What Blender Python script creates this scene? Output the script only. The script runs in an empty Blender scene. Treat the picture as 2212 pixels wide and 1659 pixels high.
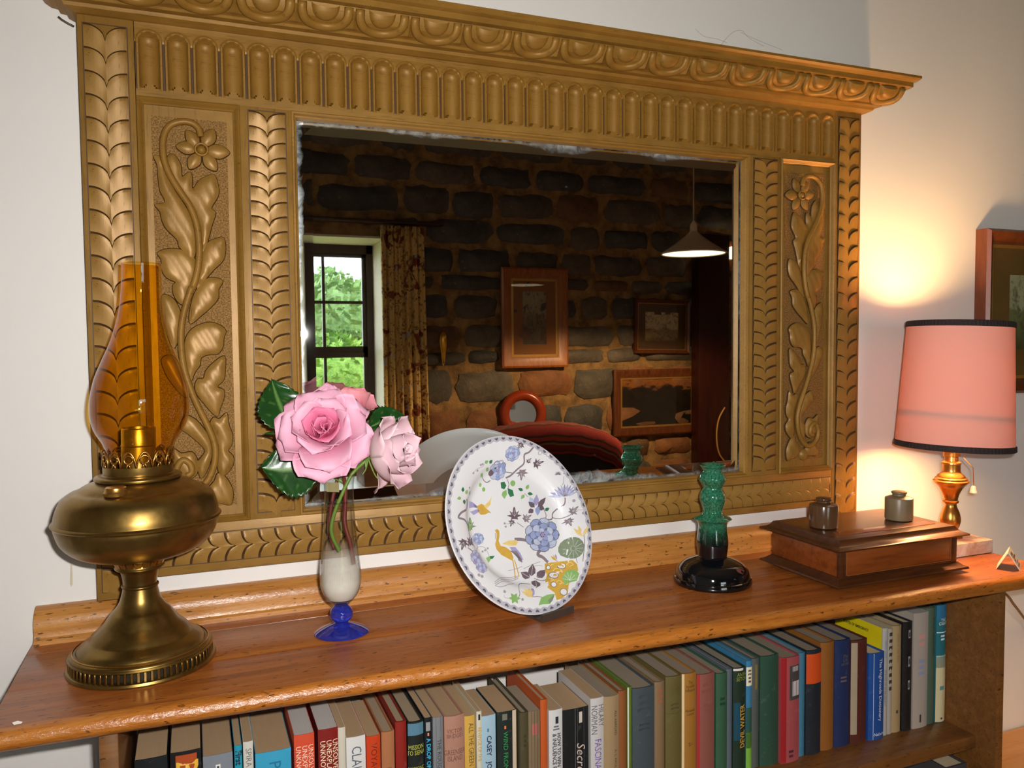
import bpy, bmesh, math, random
from mathutils import Vector, Matrix, Euler, geometry

# ------------------------------------------------------------------ camera
SC = bpy.context.scene
COL = SC.collection
PI = math.pi
FPX, YAW, PITCH, ROLL = 1727.48, 0.38143, 0.05055, -0.00956
CAM = Vector((-0.14593, -1.19466, 1.46267))
def cam_axes():
    cy, sy, cp, sp = math.cos(YAW), math.sin(YAW), math.cos(PITCH), math.sin(PITCH)
    F = Vector((sy*cp, cy*cp, -sp)); X0 = Vector((cy, -sy, 0)); U0 = X0.cross(F)
    X = math.cos(ROLL)*X0 + math.sin(ROLL)*U0
    return X, X.cross(F), F
CX, CU, CF = cam_axes()
cam_data = bpy.data.cameras.new('camera')
cam_data.sensor_width = 36.0
cam_data.lens = FPX/2212*36.0
cam_data.clip_start = 0.02
cam = bpy.data.objects.new('camera', cam_data)
COL.objects.link(cam)
M = Matrix((CX, CU, -CF)).transposed().to_4x4()
M.translation = CAM
cam.matrix_world = M
SC.camera = cam
def ray(px, py):
    return CF + CX*((px-1106)/FPX) - CU*((py-829.5)/FPX)
def at(px, py, axis, val):
    """world point seen at a photo pixel, on the plane coordinate[axis] = val"""
    d = ray(px, py); t = (val-CAM[axis])/d[axis]
    return CAM + d*t
def on_plane(px, py, p0, n):
    d = ray(px, py); t = (p0-CAM).dot(n)/d.dot(n)
    return CAM + d*t
YG = -0.02                     # front of the mirror glass
def behind(px, py, dist):
    """point of the room seen in the looking-glass, `dist` metres in front of the wall"""
    p = at(px, py, 1, dist+2*YG); return Vector((p.x, -dist, p.z))

# ------------------------------------------------------------------ world, flash, exposure
SC.view_settings.view_transform = 'Standard'
SC.view_settings.look = 'None'
SC.view_settings.gamma = 1.0
SC.view_settings.exposure = 0.0
SC.view_settings.use_curve_mapping = False
world = bpy.data.worlds.new('overcast_sky'); SC.world = world
world.use_nodes = True
wn = world.node_tree.nodes; wn.clear()
wo = wn.new('ShaderNodeOutputWorld'); wb = wn.new('ShaderNodeBackground')
wb.inputs[0].default_value = (0.86, 0.93, 1.0, 1); wb.inputs[1].default_value = 7.0
world.node_tree.links.new(wb.outputs[0], wo.inputs[0])
SC.cycles.caustics_reflective = True      # the looking-glass throws the flash back
SC.cycles.blur_glossy = 1.0
SC.cycles.caustics_refractive = False
SC.cycles.sample_clamp_indirect = 4.0
SC.cycles.use_adaptive_sampling = True; SC.cycles.adaptive_threshold = 0.02
SC.cycles.max_bounces = 8; SC.cycles.diffuse_bounces = 3; SC.cycles.glossy_bounces = 4; SC.cycles.transmission_bounces = 6
SC.cycles.transparent_max_bounces = 16
fl = bpy.data.lights.new('camera_flash', 'AREA'); fl.shape = 'RECTANGLE'; fl.size = 0.026; fl.size_y = 0.014
fl.energy = 11.0; fl.color = (1.0, 0.97, 0.93); fl.spread = math.radians(150)
flo = bpy.data.objects.new('camera_flash', fl); COL.objects.link(flo)
fm = Matrix((CX, CU, -CF)).transposed().to_4x4(); fm.translation = CAM + CX*0.038 + CU*0.034 + CF*0.005
flo.matrix_world = fm

# ------------------------------------------------------------------ helpers
R = random.Random(7)
def empty(name, loc=(0, 0, 0), rz=0.0):
    o = bpy.data.objects.new(name, None); COL.objects.link(o)
    o.location = loc; o.rotation_euler = (0, 0, rz); o.empty_display_size = 0.02
    return o
def tag(o, label, cat, group=None):
    o['label'] = label; o['category'] = cat
    if group: o['group'] = group
    return o
def structure(o, label=None):
    o['kind'] = 'structure'
    if label: o['label'] = label
    return o
def link(name, me, mat=None, parent=None):
    o = bpy.data.objects.new(name, me); COL.objects.link(o)
    if mat is not None and not me.materials: me.materials.append(mat)
    if parent is not None: o.parent = parent
    return o
def mesh(verts, faces, smooth=False, name='m'):
    me = bpy.data.meshes.new(name); me.from_pydata([tuple(v) for v in verts], [], faces)
    me.update()
    if smooth:
        me.polygons.foreach_set('use_smooth', [True]*len(me.polygons))
    return me
def bm_mesh(bm, smooth=False, angle=None):
    bmesh.ops.recalc_face_normals(bm, faces=bm.faces[:])
    me = bpy.data.meshes.new('m'); bm.to_mesh(me); bm.free()
    if smooth:
        me.polygons.foreach_set('use_smooth', [True]*len(me.polygons))
        if angle is not None: sharp(me, angle)
    return me
def sharp(me, angle):
    try: me.set_sharp_from_angle(angle=angle)
    except Exception: pass
    return me
def joined(parts):
    V, F = [], []
    for v, f in parts:
        n = len(V); V += [tuple(p) for p in v]; F += [tuple(i+n for i in q) for q in f]
    return V, F
def box_vf(x0, x1, y0, y1, z0, z1):
    v = [(x0,y0,z0),(x1,y0,z0),(x1,y1,z0),(x0,y1,z0),(x0,y0,z1),(x1,y0,z1),(x1,y1,z1),(x0,y1,z1)]
    return v, [(0,3,2,1),(4,5,6,7),(0,1,5,4),(1,2,6,5),(2,3,7,6),(3,0,4,7)]
def box_me(x0, x1, y0, y1, z0, z1, bev=0.0, seg=2):
    bm = bmesh.new(); v, f = box_vf(x0, x1, y0, y1, z0, z1)
    vs = [bm.verts.new(p) for p in v]
    for q in f: bm.faces.new([vs[i] for i in q])
    if bev > 0:
        bmesh.ops.bevel(bm, geom=bm.edges[:], offset=bev, segments=seg, profile=0.5, affect='EDGES')
    return bm_mesh(bm, bev > 0, math.radians(40))
def lathe_vf(prof, seg=48, cap=True, c=(0, 0, 0)):
    V, F = [], []
    n = len(prof)
    for r, z in prof:
        for k in range(seg):
            a = 2*PI*k/seg; V.append((c[0]+r*math.cos(a), c[1]+r*math.sin(a), c[2]+z))
    for i in range(n-1):
        for k in range(seg):
            a, b = i*seg+k, i*seg+(k+1) % seg
            F.append((a, b, b+seg, a+seg))
    if cap:
        F.append(tuple(range(seg-1, -1, -1))); F.append(tuple((n-1)*seg+k for k in range(seg)))
    return V, F
def lathe(prof, seg=48, cap=True, c=(0, 0, 0), angle=0.6):
    v, f = lathe_vf(prof, seg, cap, c)
    return sharp(mesh(v, f, True), angle)
def smooth_prof(pts, sub=4):
    """Catmull-Rom through the profile points"""
    out = []
    n = len(pts)
    for i in range(n-1):
        p0 = pts[max(i-1, 0)]; p1 = pts[i]; p2 = pts[i+1]; p3 = pts[min(i+2, n-1)]
        for k in range(sub):
            t = k/sub
            out.append(tuple(0.5*((2*p1[j]) + (-p0[j]+p2[j])*t + (2*p0[j]-5*p1[j]+4*p2[j]-p3[j])*t*t + (-p0[j]+3*p1[j]-3*p2[j]+p3[j])*t**3) for j in range(len(p1))))
    out.append(tuple(pts[-1]))
    return out
def tube_vf(path, rad, seg=8, flat=None, cap=True):
    """tube along a path; rad a number or list; flat = (normal, ratio) squashes it"""
    P = [Vector(p) for p in path]; n = len(P)
    rs = rad if isinstance(rad, (list, tuple)) else [rad]*n
    V, F = [], []
    prev = None
    for i in range(n):
        t = (P[min(i+1, n-1)] - P[max(i-1, 0)])
        t = t.normalized() if t.length > 1e-9 else Vector((0, 0, 1))
        if prev is None:
            a = Vector((0, 0, 1)) if abs(t.z) < 0.9 else Vector((1, 0, 0))
            nrm = t.cross(a).normalized()
        else:
            nrm = prev - t*prev.dot(t)
            nrm = nrm.normalized() if nrm.length > 1e-9 else t.orthogonal().normalized()
        prev = nrm; bi = t.cross(nrm)
        for k in range(seg):
            a = 2*PI*k/seg
            off = (nrm*math.cos(a) + bi*math.sin(a))*rs[i]
            if flat: off = off - flat[0]*(off.dot(flat[0])*(1-flat[1]))
            V.append(P[i]+off)
    for i in range(n-1):
        for k in range(seg):
            a, b = i*seg+k, i*seg+(k+1) % seg
            F.append((a, b, b+seg, a+seg))
    if cap:
        F.append(tuple(range(seg-1, -1, -1))); F.append(tuple((n-1)*seg+k for k in range(seg)))
    return V, F
def tube(path, rad, seg=8, flat=None):
    v, f = tube_vf(path, rad, seg, flat); return mesh(v, f, True)
def sweep(path, prof, closed=False):
    """profile (d, z) swept along a horizontal outline; path items (x, y, nx, ny): mitred offset direction"""
    V, F = [], []
    m = len(prof)
    for x, y, nx, ny in path:
        for d, z in prof: V.append((x+nx*d, y+ny*d, z))
    n = len(path)
    for i in range(n if closed else n-1):
        for k in range(m):
            a = i*m+k; b = i*m+(k+1) % m; j = ((i+1) % n)*m
            F.append((a, j+k, j+(k+1) % m, b))
    if not closed:
        F.append(tuple(range(m))); F.append(tuple((n-1)*m+k for k in range(m-1, -1, -1)))
    return V, F
def text_me(body, size=0.01, bold=0.0, shear=0.0, sx=1.0, spacing=1.0, align='CENTER', ext=0.0):
    cu = bpy.data.curves.new('t', 'FONT'); cu.body = body; cu.size = size; cu.shear = shear
    cu.offset = bold; cu.space_character = spacing; cu.align_x = align; cu.align_y = 'CENTER'
    cu.resolution_u = 2; cu.extrude = ext; cu.space_line = 0.85
    ob = bpy.data.objects.new('t', cu); COL.objects.link(ob)
    me = bpy.data.meshes.new_from_object(ob)
    bpy.data.objects.remove(ob); bpy.data.curves.remove(cu)
    me.materials.clear()
    if sx != 1.0:
        for v in me.vertices: v.co.x *= sx
    return me
def copy_tree(o, parent=None):
    c = o.copy(); COL.objects.link(c); c.parent = parent
    for ch in list(o.children): copy_tree(ch, c)
    return c

# ------------------------------------------------------------------ materials
MATS = {}
class NT:
    def __init__(s, name):
        s.m = bpy.data.materials.new(name); s.m.use_nodes = True
        s.t = s.m.node_tree; s.n = s.t.nodes; s.l = s.t.links; s.n.clear()
        s.out = s.n.new('ShaderNodeOutputMaterial')
    def new(s, kind, **kw):
        n = s.n.new('ShaderNode'+kind)
        for k, v in kw.items(): setattr(n, k, v)
        return n
    def ln(s, a, b): s.l.new(a, b)
    def coord(s, out='Object', scale=(1, 1, 1)):
        c = s.new('TexCoord'); mp = s.new('Mapping'); mp.inputs['Scale'].default_value = scale
        s.ln(c.outputs[out], mp.inputs[0]); return mp.outputs[0]
    def noise(s, vec, scale=5, detail=4, rough=0.5, dist=0.0):
        n = s.new('TexNoise'); n.inputs['Scale'].default_value = scale; n.inputs['Detail'].default_value = detail
        n.inputs['Roughness'].default_value = rough; n.inputs['Distortion'].default_value = dist
        if vec is not None: s.ln(vec, n.inputs['Vector'])
        return n.outputs['Fac']
    def ramp(s, fac, stops, interp='LINEAR'):
        r = s.new('ValToRGB'); r.color_ramp.interpolation = interp
        e = r.color_ramp.elements
        while len(e) < len(stops): e.new(0.5)
        for i, (p, c) in enumerate(stops):
            e[i].position = p; e[i].color = (*c, 1) if len(c) == 3 else c
        s.ln(fac, r.inputs[0]); return r.outputs[0]
    def mix(s, fac, a, b, mode='MIX'):
        m = s.new('MixRGB'); m.blend_type = mode
        for sock, val in ((m.inputs[0], fac), (m.inputs[1], a), (m.inputs[2], b)):
            if hasattr(val, 'links') or hasattr(val, 'is_linked'): s.ln(val, sock)
            elif isinstance(val, (int, float)): sock.default_value = val
            else: sock.default_value = (*val, 1)
        return m.outputs[0]
    def math(s, op, a, b=None):
        m = s.new('Math', operation=op)
        for sock, val in ((m.inputs[0], a), (m.inputs[1], b)):
            if val is None: continue
            if isinstance(val, (int, float)): sock.default_value = val
            else: s.ln(val, sock)
        return m.outputs[0]
    def bsdf(s, col=None, rough=0.5, metal=0.0, bump=None, bstr=0.3, bdist=0.002, **kw):
        p = s.new('BsdfPrincipled')
        if col is not None:
            if isinstance(col, tuple): p.inputs['Base Color'].default_value = (*col, 1)
            else: s.ln(col, p.inputs['Base Color'])
        if isinstance(rough, (int, float)): p.inputs['Roughness'].default_value = rough
        else: s.ln(rough, p.inputs['Roughness'])
        p.inputs['Metallic'].default_value = metal
        for k, v in kw.items():
            key = k.replace('_', ' ')
            p.inputs[key].default_value = (*v, 1) if isinstance(v, tuple) and len(v) == 3 and p.inputs[key].type == 'RGBA' else v
        if bump is not None:
            b = s.new('Bump'); b.inputs['Strength'].default_value = bstr; b.inputs['Distance'].default_value = bdist
            s.ln(bump, b.inputs['Height']); s.ln(b.outputs[0], p.inputs['Normal'])
        return p.outputs[0]
    def done(s, sh):
        s.ln(sh, s.out.inputs[0]); return s.m
def srgb(r, g, b):
    f = lambda c: (c/255/12.92) if c/255 <= 0.04045 else ((c/255+0.055)/1.055)**2.4
    return (f(r), f(g), f(b))
def dark(c, k): return tuple(x*k for x in c)
def plain(name, col, rough=0.5, metal=0.0, var=0.12, scale=60, bump=0.0, **kw):
    key = name
    if key in MATS: return MATS[key]
    t = NT(name); v = t.coord()
    n = t.noise(v, scale, 3)
    c = t.mix(n, dark(col, 1-var), tuple(min(1, x*(1+var)) for x in col))
    MATS[key] = t.done(t.bsdf(c, rough, metal, n if bump else None, bump, 0.0008, **kw))
    return MATS[key]
def wood(name, c1, c2, c3, rough=0.35, axis='X', scale=1.0, knots=True, coat=0.0):
    if name in MATS: return MATS[name]
    t = NT(name)
    sc = {'X': (1.5, 14, 14), 'Y': (14, 1.5, 14), 'Z': (14, 14, 1.5)}[axis]
    v = t.coord('Object', tuple(x*scale for x in sc))
    g = t.noise(v, 4, 6, 0.6, 0.6)
    f = t.noise(t.coord('Object', tuple(x*scale*6 for x in sc)), 5, 3, 0.6)
    col = t.ramp(g, [(0.25, c1), (0.5, c2), (0.8, c3)])
    col = t.mix(t.ramp(f, [(0.35, (1, 1, 1)), (0.62, (0, 0, 0))]), col, dark(c1, 0.75)) if False else t.mix(t.math('MULTIPLY', f, 0.35), col, dark(c1, 0.6))
    if knots:
        k = t.noise(t.coord('Object', (9, 30, 30)), 6, 2, 0.5)
        col = t.mix(t.ramp(k, [(0.68, (0, 0, 0)), (0.74, (0.75, 0.75, 0.75))]), col, dark(c1, 0.28))
    sh = t.bsdf(col, rough, 0, f, 0.12, 0.001, Coat_Weight=coat, Coat_Roughness=0.12)
    MATS[name] = t.done(sh); return MATS[name]
def glassy(name, tint, spec=1.0, rough=0.01, edge=None):
    """thin clear or tinted glass: see-through tint plus mirror-like reflection"""
    if name in MATS: return MATS[name]
    t = NT(name)
    tr = t.new('BsdfTransparent'); tr.inputs[0].default_value = (*tint, 1)
    if edge:
        lw = t.new('LayerWeight'); lw.inputs[0].default_value = 0.5
        t.ln(t.mix(t.math('POWER', lw.outputs['Facing'], 2.5), tint, edge), tr.inputs[0])
    gl = t.new('BsdfGlossy'); gl.inputs['Roughness'].default_value = rough
    gl.inputs[0].default_value = (spec, spec, spec, 1)
    fw_ = t.new('LayerWeight'); fw_.inputs[0].default_value = 0.5
    fr = t.math('ADD', t.math('MULTIPLY', t.math('POWER', fw_.outputs['Facing'], 4.0), 0.85), 0.045)
    mx = t.new('MixShader'); t.ln(fr, mx.inputs[0]); t.ln(tr.outputs[0], mx.inputs[1]); t.ln(gl.outputs[0], mx.inputs[2])
    MATS[name] = t.done(mx.outputs[0]); return MATS[name]
def emit(name, col, s):
    if name in MATS: return MATS[name]
    t = NT(name); e = t.new('Emission'); e.inputs[0].default_value = (*col, 1); e.inputs[1].default_value = s
    MATS[name] = t.done(e.outputs[0]); return MATS[name]
# ================================================================== ROOM SHELL
def m_wall():
    t = NT('white_plaster'); v = t.coord()
    n = t.noise(v, 3, 5, 0.6); f = t.noise(v, 160, 3, 0.6)
    col = t.mix(n, srgb(226, 221, 216), srgb(236, 232, 228))
    return t.done(t.bsdf(col, 0.75, 0, f, 0.15, 0.0006))
M_WALL = m_wall()
RX0, RX1, RY0, RZ = -1.7, 5.2, -4.0, 2.92
structure(link('wall_back', box_me(RX0-.1, RX1+.1, 0, 0.12, 0, RZ), M_WALL), 'smooth white painted wall behind the gilded mirror')
structure(link('wall_left', box_me(RX0-.1, RX0, RY0-.5, 0, 0, RZ), M_WALL), 'white painted side wall of the room')
structure(link('wall_right', box_me(RX1, RX1+.1, RY0-.5, 0, 0, RZ), M_WALL), 'white painted far side wall of the room')
structure(link('ceiling', box_me(RX0-.1, RX1+.1, RY0-.5, .12, RZ, RZ+.1), plain('ceiling_paint', srgb(150, 138, 122), 0.8)), 'plain painted ceiling')
M_FLOOR = wood('floor_boards', srgb(84, 52, 26), srgb(112, 72, 38), srgb(136, 92, 52), 0.4)
structure(link('floor', box_me(RX0-.1, RX1+.1, RY0-.5, .12, -.08, 0), M_FLOOR), 'brown timber floor')

# stain run and cobwebs on the white wall
o = link('stain_run', mesh(*[list(x) for x in ([(at(152+dx, y, 1, -0.0006)) for dx, y in ((0,1218),(4,1218),(5,1262),(2,1268),(-1,1262))], [(0,1,2,3,4)])]), plain('tea_stain', srgb(205, 194, 170), 0.7))
tag(o, 'faint yellowish drip mark on the white wall beside brass lamp', 'stain')

for k, pts in enumerate((((1502, 62), (1520, 78), (1548, 84), (1570, 92)), ((1555, 100), (1580, 72), (1602, 66), (1618, 82), (1650, 100)), ((1600, 70), (1640, 88), (1690, 108)))):
    o = link('cobweb', tube(smooth_prof([at(x, y, 1, -.0012) for x, y in pts], 4), .00028, 4), plain('dusty_web', srgb(170, 160, 152), .8)); tag(o, ('short wavy cobweb strand on the wall above the cornice', 'looping dusty cobweb strand on the wall above the cornice', 'long straight cobweb strand slanting down towards the cornice')[k], 'cobweb')
# ---- stone wall opposite (seen in the looking-glass)
WD = 4.0
wtr = behind(835, 516, WD)                       # top right inner corner of window opening
WX1, WZ1 = wtr.x, wtr.z
WX0, WZ0 = WX1-1.42, 0.72
t = NT('lime_mortar'); v = t.coord(); n = t.noise(v, 9, 6, 0.65); f = t.noise(v, 60, 4, 0.7)
M_MORTAR = t.done(t.bsdf(t.mix(t.ramp(n, [(.35, (0,0,0)), (.65, (1,1,1))]), srgb(104, 80, 50), srgb(178, 138, 86)), 0.9, 0, f, 0.9, 0.01))
def stone_mat(i, a, b):
    t = NT('field_stone_%s' % 'abcdef'[i]); v = t.coord(); n = t.noise(v, 7, 6, 0.65, .4); f = t.noise(v, 38, 5, 0.7)
    c = t.mix(t.ramp(n, [(.3, (0,0,0)), (.7, (1,1,1))]), a, b)
    c = t.mix(t.ramp(f, [(.62, (0,0,0)), (.72, (1,1,1))]), c, srgb(150, 120, 80))
    return t.done(t.bsdf(c, 0.7, 0, f, 0.8, 0.008))
STONES = [stone_mat(0, srgb(62, 58, 52), srgb(104, 96, 84)), stone_mat(1, srgb(74, 68, 60), srgb(118, 106, 92)), stone_mat(2, srgb(84, 62, 44), srgb(136, 98, 64)),
          stone_mat(3, srgb(54, 54, 54), srgb(94, 92, 88)), stone_mat(4, srgb(110, 68, 40), srgb(160, 106, 64))]
wv, wf = joined([box_vf(RX0, WX0, RY0-.5, RY0, 0, RZ), box_vf(WX1, RX1, RY0-.5, RY0, 0, RZ), box_vf(WX0, WX1, RY0-.5, RY0, WZ1, RZ), box_vf(WX0, WX1, RY0-.5, RY0, 0, WZ0)])
wall_front = structure(link('wall_front', mesh(wv, wf), M_MORTAR), 'rough stone wall of dark blocks in pale mortar')
def stone_me(w, h, rr, mat):
    """irregular bulging block, centre at origin, face towards +Y"""
    nx, nz = 5, 4
    V, F = [], []
    jit = [[(rr.uniform(-.05, .05)*w, rr.uniform(-.09, .09)*h, rr.uniform(0, .016)) for _ in range(nx+1)] for _ in range(nz+1)]
    for j in range(nz+1):
        for i in range(nx+1):
            a, b = 2*i/nx-1, 2*j/nz-1
            # rounded corners
            k = 1-0.10*max(0, abs(a)-.5)*max(0, abs(b)-.4)*4
            jx, jz, jy = jit[j][i]
            e = max(abs(a), abs(b))
            V.append((a*w/2*k+jx*(1 if e < .99 else .7), (0.032 if e < .99 else 0.004)+jy*(1 if e < .99 else .3), b*h/2*k+jz*(1 if e < .99 else .7)))
    for j in range(nz):
        for i in range(nx):
            q = j*(nx+1)+i; F.append((q, q+nx+1, q+nx+2, q+1))
    me = mesh(V, F, True); me.materials.append(mat); return me
rs = random.Random(21)
z = 0.05; row = 0
while z < 2.86:
    h = rs.choice([.17, .20, .23, .25]) if row % 3 else rs.choice([.11, .15, .20])
    x = -1.55 + rs.uniform(0, .2)
    while x < 4.35:
        w = rs.uniform(.20, .54)
        inwin = (x < WX1+.02 and x+w > WX0-.02 and z+h > WZ0-.03 and z < WZ1+.03)
        if inwin and x < WX1+.02 < x+w and x+w-(WX1+.04) > .12:
            w = x+w-(WX1+.04); x = WX1+.04; inwin = False
        if not inwin:
            mi = rs.choice([0, 0, 1, 3, 3, 3, 1, 2] if z > 1.25 else [0, 1, 2, 2, 4, 4, 3])
            hh = h*rs.uniform(.84, 1.0)
            s = link('stone', stone_me(w-.012, hh-.012, rs, STONES[mi]), None, wall_front)
            s.location = (x+w/2, RY0, z+h/2+rs.uniform(-.008, .008))
            s.rotation_euler = (0, rs.uniform(-.025, .025), 0)
        x += w+rs.uniform(.012, .04)
    z += h+rs.uniform(.008, .028); row += 1

# ---- window in the stone wall
WDF = 4.40
M_CREAM = plain('cream_paint', srgb(214, 202, 180), 0.6)
M_BROWNP = wood('dark_brown_paint', srgb(40, 22, 16), srgb(56, 32, 22), srgb(70, 42, 28), 0.4, 'Z', 1, False)
fr_r = behind(806, 545, WDF).x; fr_t = behind(760, 537, WDF).z
win = empty('window_1', ((WX0+WX1)/2, RY0-.2, WZ0)); structure(win, 'dark brown sash window in a deep cream reveal')
def wl(o):     # keep world placement under the window empty
    o.location = (-win.location.x, -win.location.y, -win.location.z); return o
v, f = joined([box_vf(WX1-.012, WX1+.001, RY0-.48, RY0+.012, WZ0, WZ1+.012), box_vf(WX0-.001, WX0+.012, RY0-.48, RY0+.012, WZ0, WZ1+.012),
               box_vf(WX0, WX1, RY0-.48, RY0+.012, WZ1-.001, WZ1+.012)])
wl(link('reveal', mesh(v, f), M_CREAM, win))
wl(link('window_sill', box_me(WX0-.05, WX1+.05, RY0-.48, RY0+.06, WZ0-.04, WZ0+.002, .006), M_CREAM, win))
ys = -WDF
ft = .052
x1 = fr_r; x0 = WX0+.10; zt = fr_t; zb = WZ0
wl(link('frame', mesh(*joined([box_vf(x1-ft, WX1, ys-.05, ys+.02, zb, WZ1), box_vf(WX0, x0+ft, ys-.05, ys+.02, zb, WZ1), box_vf(x0, x1, ys-.05, ys+.02, zt-ft*.7, WZ1), box_vf(x0, x1, ys-.05, ys+.02, zb, zb+.05)])), M_BROWNP, win))
rail = behind(790, 762, WDF).z
bar_x = behind(699, 620, WDF).x; bar_z = behind(740, 653, WDF).z; pr = behind(782, 600, WDF).x
pw_ = pr-bar_x
for name, za, zb2, yy in (('upper_sash', rail, zt-.03, ys-.005), ('lower_sash', zb+.04, rail, ys+.015)):
    st = .045
    sash = wl(link(name, mesh(*joined([box_vf(pr, x1-ft*.5, yy-.03, yy, za, zb2), box_vf(x0+ft*.5, x0+ft*.5+st, yy-.03, yy, za, zb2), box_vf(x0, x1, yy-.03, yy, zb2-st*.7, zb2), box_vf(x0, x1, yy-.03, yy, za, za+st)])), M_BROWNP, win))
    for k in range(3):
        bx = bar_x-k*pw_
        if bx > x0+.1: link('glazing_bar', box_me(bx-.010, bx+.010, yy-.028, yy-.004, za, zb2), M_BROWNP, sash)
    hz = bar_z if name == 'upper_sash' else (za+zb2)/2-.12
    link('glazing_bar', box_me(x0, x1-.02, yy-.027, yy-.005, hz-.010, hz+.010), M_BROWNP, sash)
    xs = sorted([pr]+[bar_x-k*pw_ for k in range(3)]+[x0+ft])
    for i in range(len(xs)-1):
        if xs[i+1]-xs[i] < .05: continue
        for a, b in ((za+st, hz), (hz, zb2-st*.7)):
            link('pane', box_me(xs[i], xs[i+1], yy-.018, yy-.015, a, b), glassy('window_glass', (.97, .98, .97)), sash)

# garden outside
t = NT('meadow_grass'); v = t.coord(); n = t.noise(v, 1.5, 6, .7); f = t.noise(v, 25, 4, .7)
M_GRASS = t.done(t.bsdf(t.mix(n, srgb(150, 172, 84), srgb(204, 212, 140)), .9, 0, f, 1, .05))
gv = []; gf = []
for j in range(13):
    for i in range(13):
        X, Y = -8+i*1.4, -4.6-j*1.6
        gv.append((X, Y, .15+.055*j*1.6*.6+.12*math.sin(X*.9+j)+.02*X))
for j in range(12):
    for i in range(12): q = j*13+i; gf.append((q, q+13, q+14, q+1))
o = link('meadow', mesh(gv, gf, True), M_GRASS); structure(o, 'grassy slope outside the window')
def foliage_mat(i, a, b):
    t = NT('garden_leaves_'+'abc'[i]); v = t.coord(); n = t.noise(v, 3, 5, .7); f = t.noise(v, 14, 5, .8)
    return t.done(t.bsdf(t.mix(t.ramp(f, [(.35, (0,0,0)), (.65, (1,1,1))]), a, t.mix(n, b, dark(b, .7))), .8, 0, f, 1, .08))
FOL = [foliage_mat(0, srgb(96, 150, 52), srgb(176, 222, 96)), foliage_mat(1, srgb(74, 112, 56), srgb(140, 178, 92)), foliage_mat(2, srgb(104, 126, 74), srgb(176, 194, 124))]
def leaf_ball(c, rx, rz, n, size, seed):
    rr = random.Random(seed); V, F = [], []
    for k in range(n):
        u = rr.uniform(-1, 1); a = rr.uniform(0, 2*PI); q = rr.uniform(.72, 1.0)
        s = math.sqrt(1-u*u); bump = 1+.22*math.sin(3*a+u*4)+.15*math.sin(7*a-u*6)
        p = Vector((c[0]+rx*s*math.cos(a)*q*bump, c[1]+rx*s*math.sin(a)*q*bump, c[2]+rz*u*q))
        d1 = Vector((rr.uniform(-1,1), rr.uniform(-1,1), rr.uniform(-1,1))).normalized()*size*rr.uniform(.6, 1.3)
        d2 = d1.orthogonal().normalized()*size*.5
        i = len(V); V += [p-d1, p+d2, p+d1, p-d2]; F.append((i, i+1, i+2, i+3))
    return V, F
def bush(label, px, py, dist, rx, rz, n, size, mi, seed, trunk, grp='trees and shrubs outside the window'):
    p = behind(px, py, dist)
    root = empty('garden_shrub' if not trunk else 'garden_tree', (p.x, -dist, p.z-rz-(trunk or 0)))
    tag(root, label, 'tree' if trunk else 'bush', grp)
    cz = rz+(trunk or 0)
    core = lathe(smooth_prof([(0.01, cz-rz*.85), (rx*.6, cz-rz*.6), (rx*.8, cz), (rx*.55, cz+rz*.55), (0.01, cz+rz*.8)], 4), 16, False)
    link('crown_mass', core, FOL[mi], root)
    fo = link('foliage', mesh(*leaf_ball((0, 0, cz), rx, rz, n, size, seed)), FOL[mi], root); fo['kind'] = 'stuff'
    link('trunk', lathe([(.07*rx, -.4), (.05*rx, cz)], 8), plain('bark', srgb(70, 56, 44), .9), root)
bush('bright green rounded shrub close outside the window', 720, 850, 7.0, .62, .62, 1500, .045, 0, 1, 0)
bush('dark green bush at the edge of the meadow outside', 720, 790, 9.9, .9, .5, 1500, .10, 1, 2, 0)
bush('leafy green tree with a broad crown outside the window', 735, 735, 13.2, 2.2, 1.15, 2600, .11, 1, 3, .6)
bush('tall pale green tree rising behind the leafy tree outside', 835, 750, 19.5, 2.6, 1.9, 2400, .15, 2, 4, 1.0)
bush('distant rounded tree low against the white sky outside', 700, 655, 30.0, 1.6, 1.4, 900, .16, 1, 5, 2.0)

# pelmet board and curtain
a = behind(600, 464, 3.93); b = behind(958, 492, 3.93)
o = link('curtain_pelmet', box_me(WX0-.2, b.x, -3.985, -3.90, b.z+.01, a.z, .004), M_BROWNP); tag(o, 'dark wooden pelmet board above the window, curtain hanging below', 'pelmet')
t = NT('floral_cretonne'); v = t.coord()
n1 = t.noise(v, 9, 3, .6, 1.0); n2 = t.noise(v, 26, 4, .7, 1.4); n3 = t.noise(t.coord('Object', (1.3, 1, 1.1)), 15, 3, .6, .8)
c = t.mix(t.ramp(n2, [(.54, (0,0,0)), (.60, (1,1,1))]), srgb(224, 186, 112), srgb(128, 90, 46))
c = t.mix(t.ramp(n1, [(.56, (0,0,0)), (.60, (1,1,1))]), c, srgb(128, 62, 34))
c = t.mix(t.ramp(n3, [(.63, (0,0,0)), (.66, (1,1,1))]), c, srgb(176, 176, 176))
M_CURT = t.done(t.bsdf(c, .85))
ca = behind(832, 483, 3.9); cb = behind(920, 487, 3.9)
V, F = [], []
nu, nv = 60, 16
for j in range(nv+1):
    tt = j/nv
    for i in range(nu+1):
        s = i/nu; zz = ca.z-.012 + (0.25-ca.z)*tt
        ww = (cb.x-ca.x)*(1+.12*tt)
        ph = s*2*PI*5.5+.5*math.sin(tt*3)
        V.append((ca.x-.03+ww*1.05*s, -3.90+.028*math.sin(ph)*(0.6+.5*tt)+.01*math.sin(ph*2.3), zz))
for j in range(nv):
    for i in range(nu): q = j*(nu+1)+i; F.append((q, q+nu+1, q+nu+2, q+1))
cur = link('curtain', mesh(V, F, True), M_CURT); md = cur.modifiers.new('s', 'SOLIDIFY'); md.thickness = .003
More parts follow.
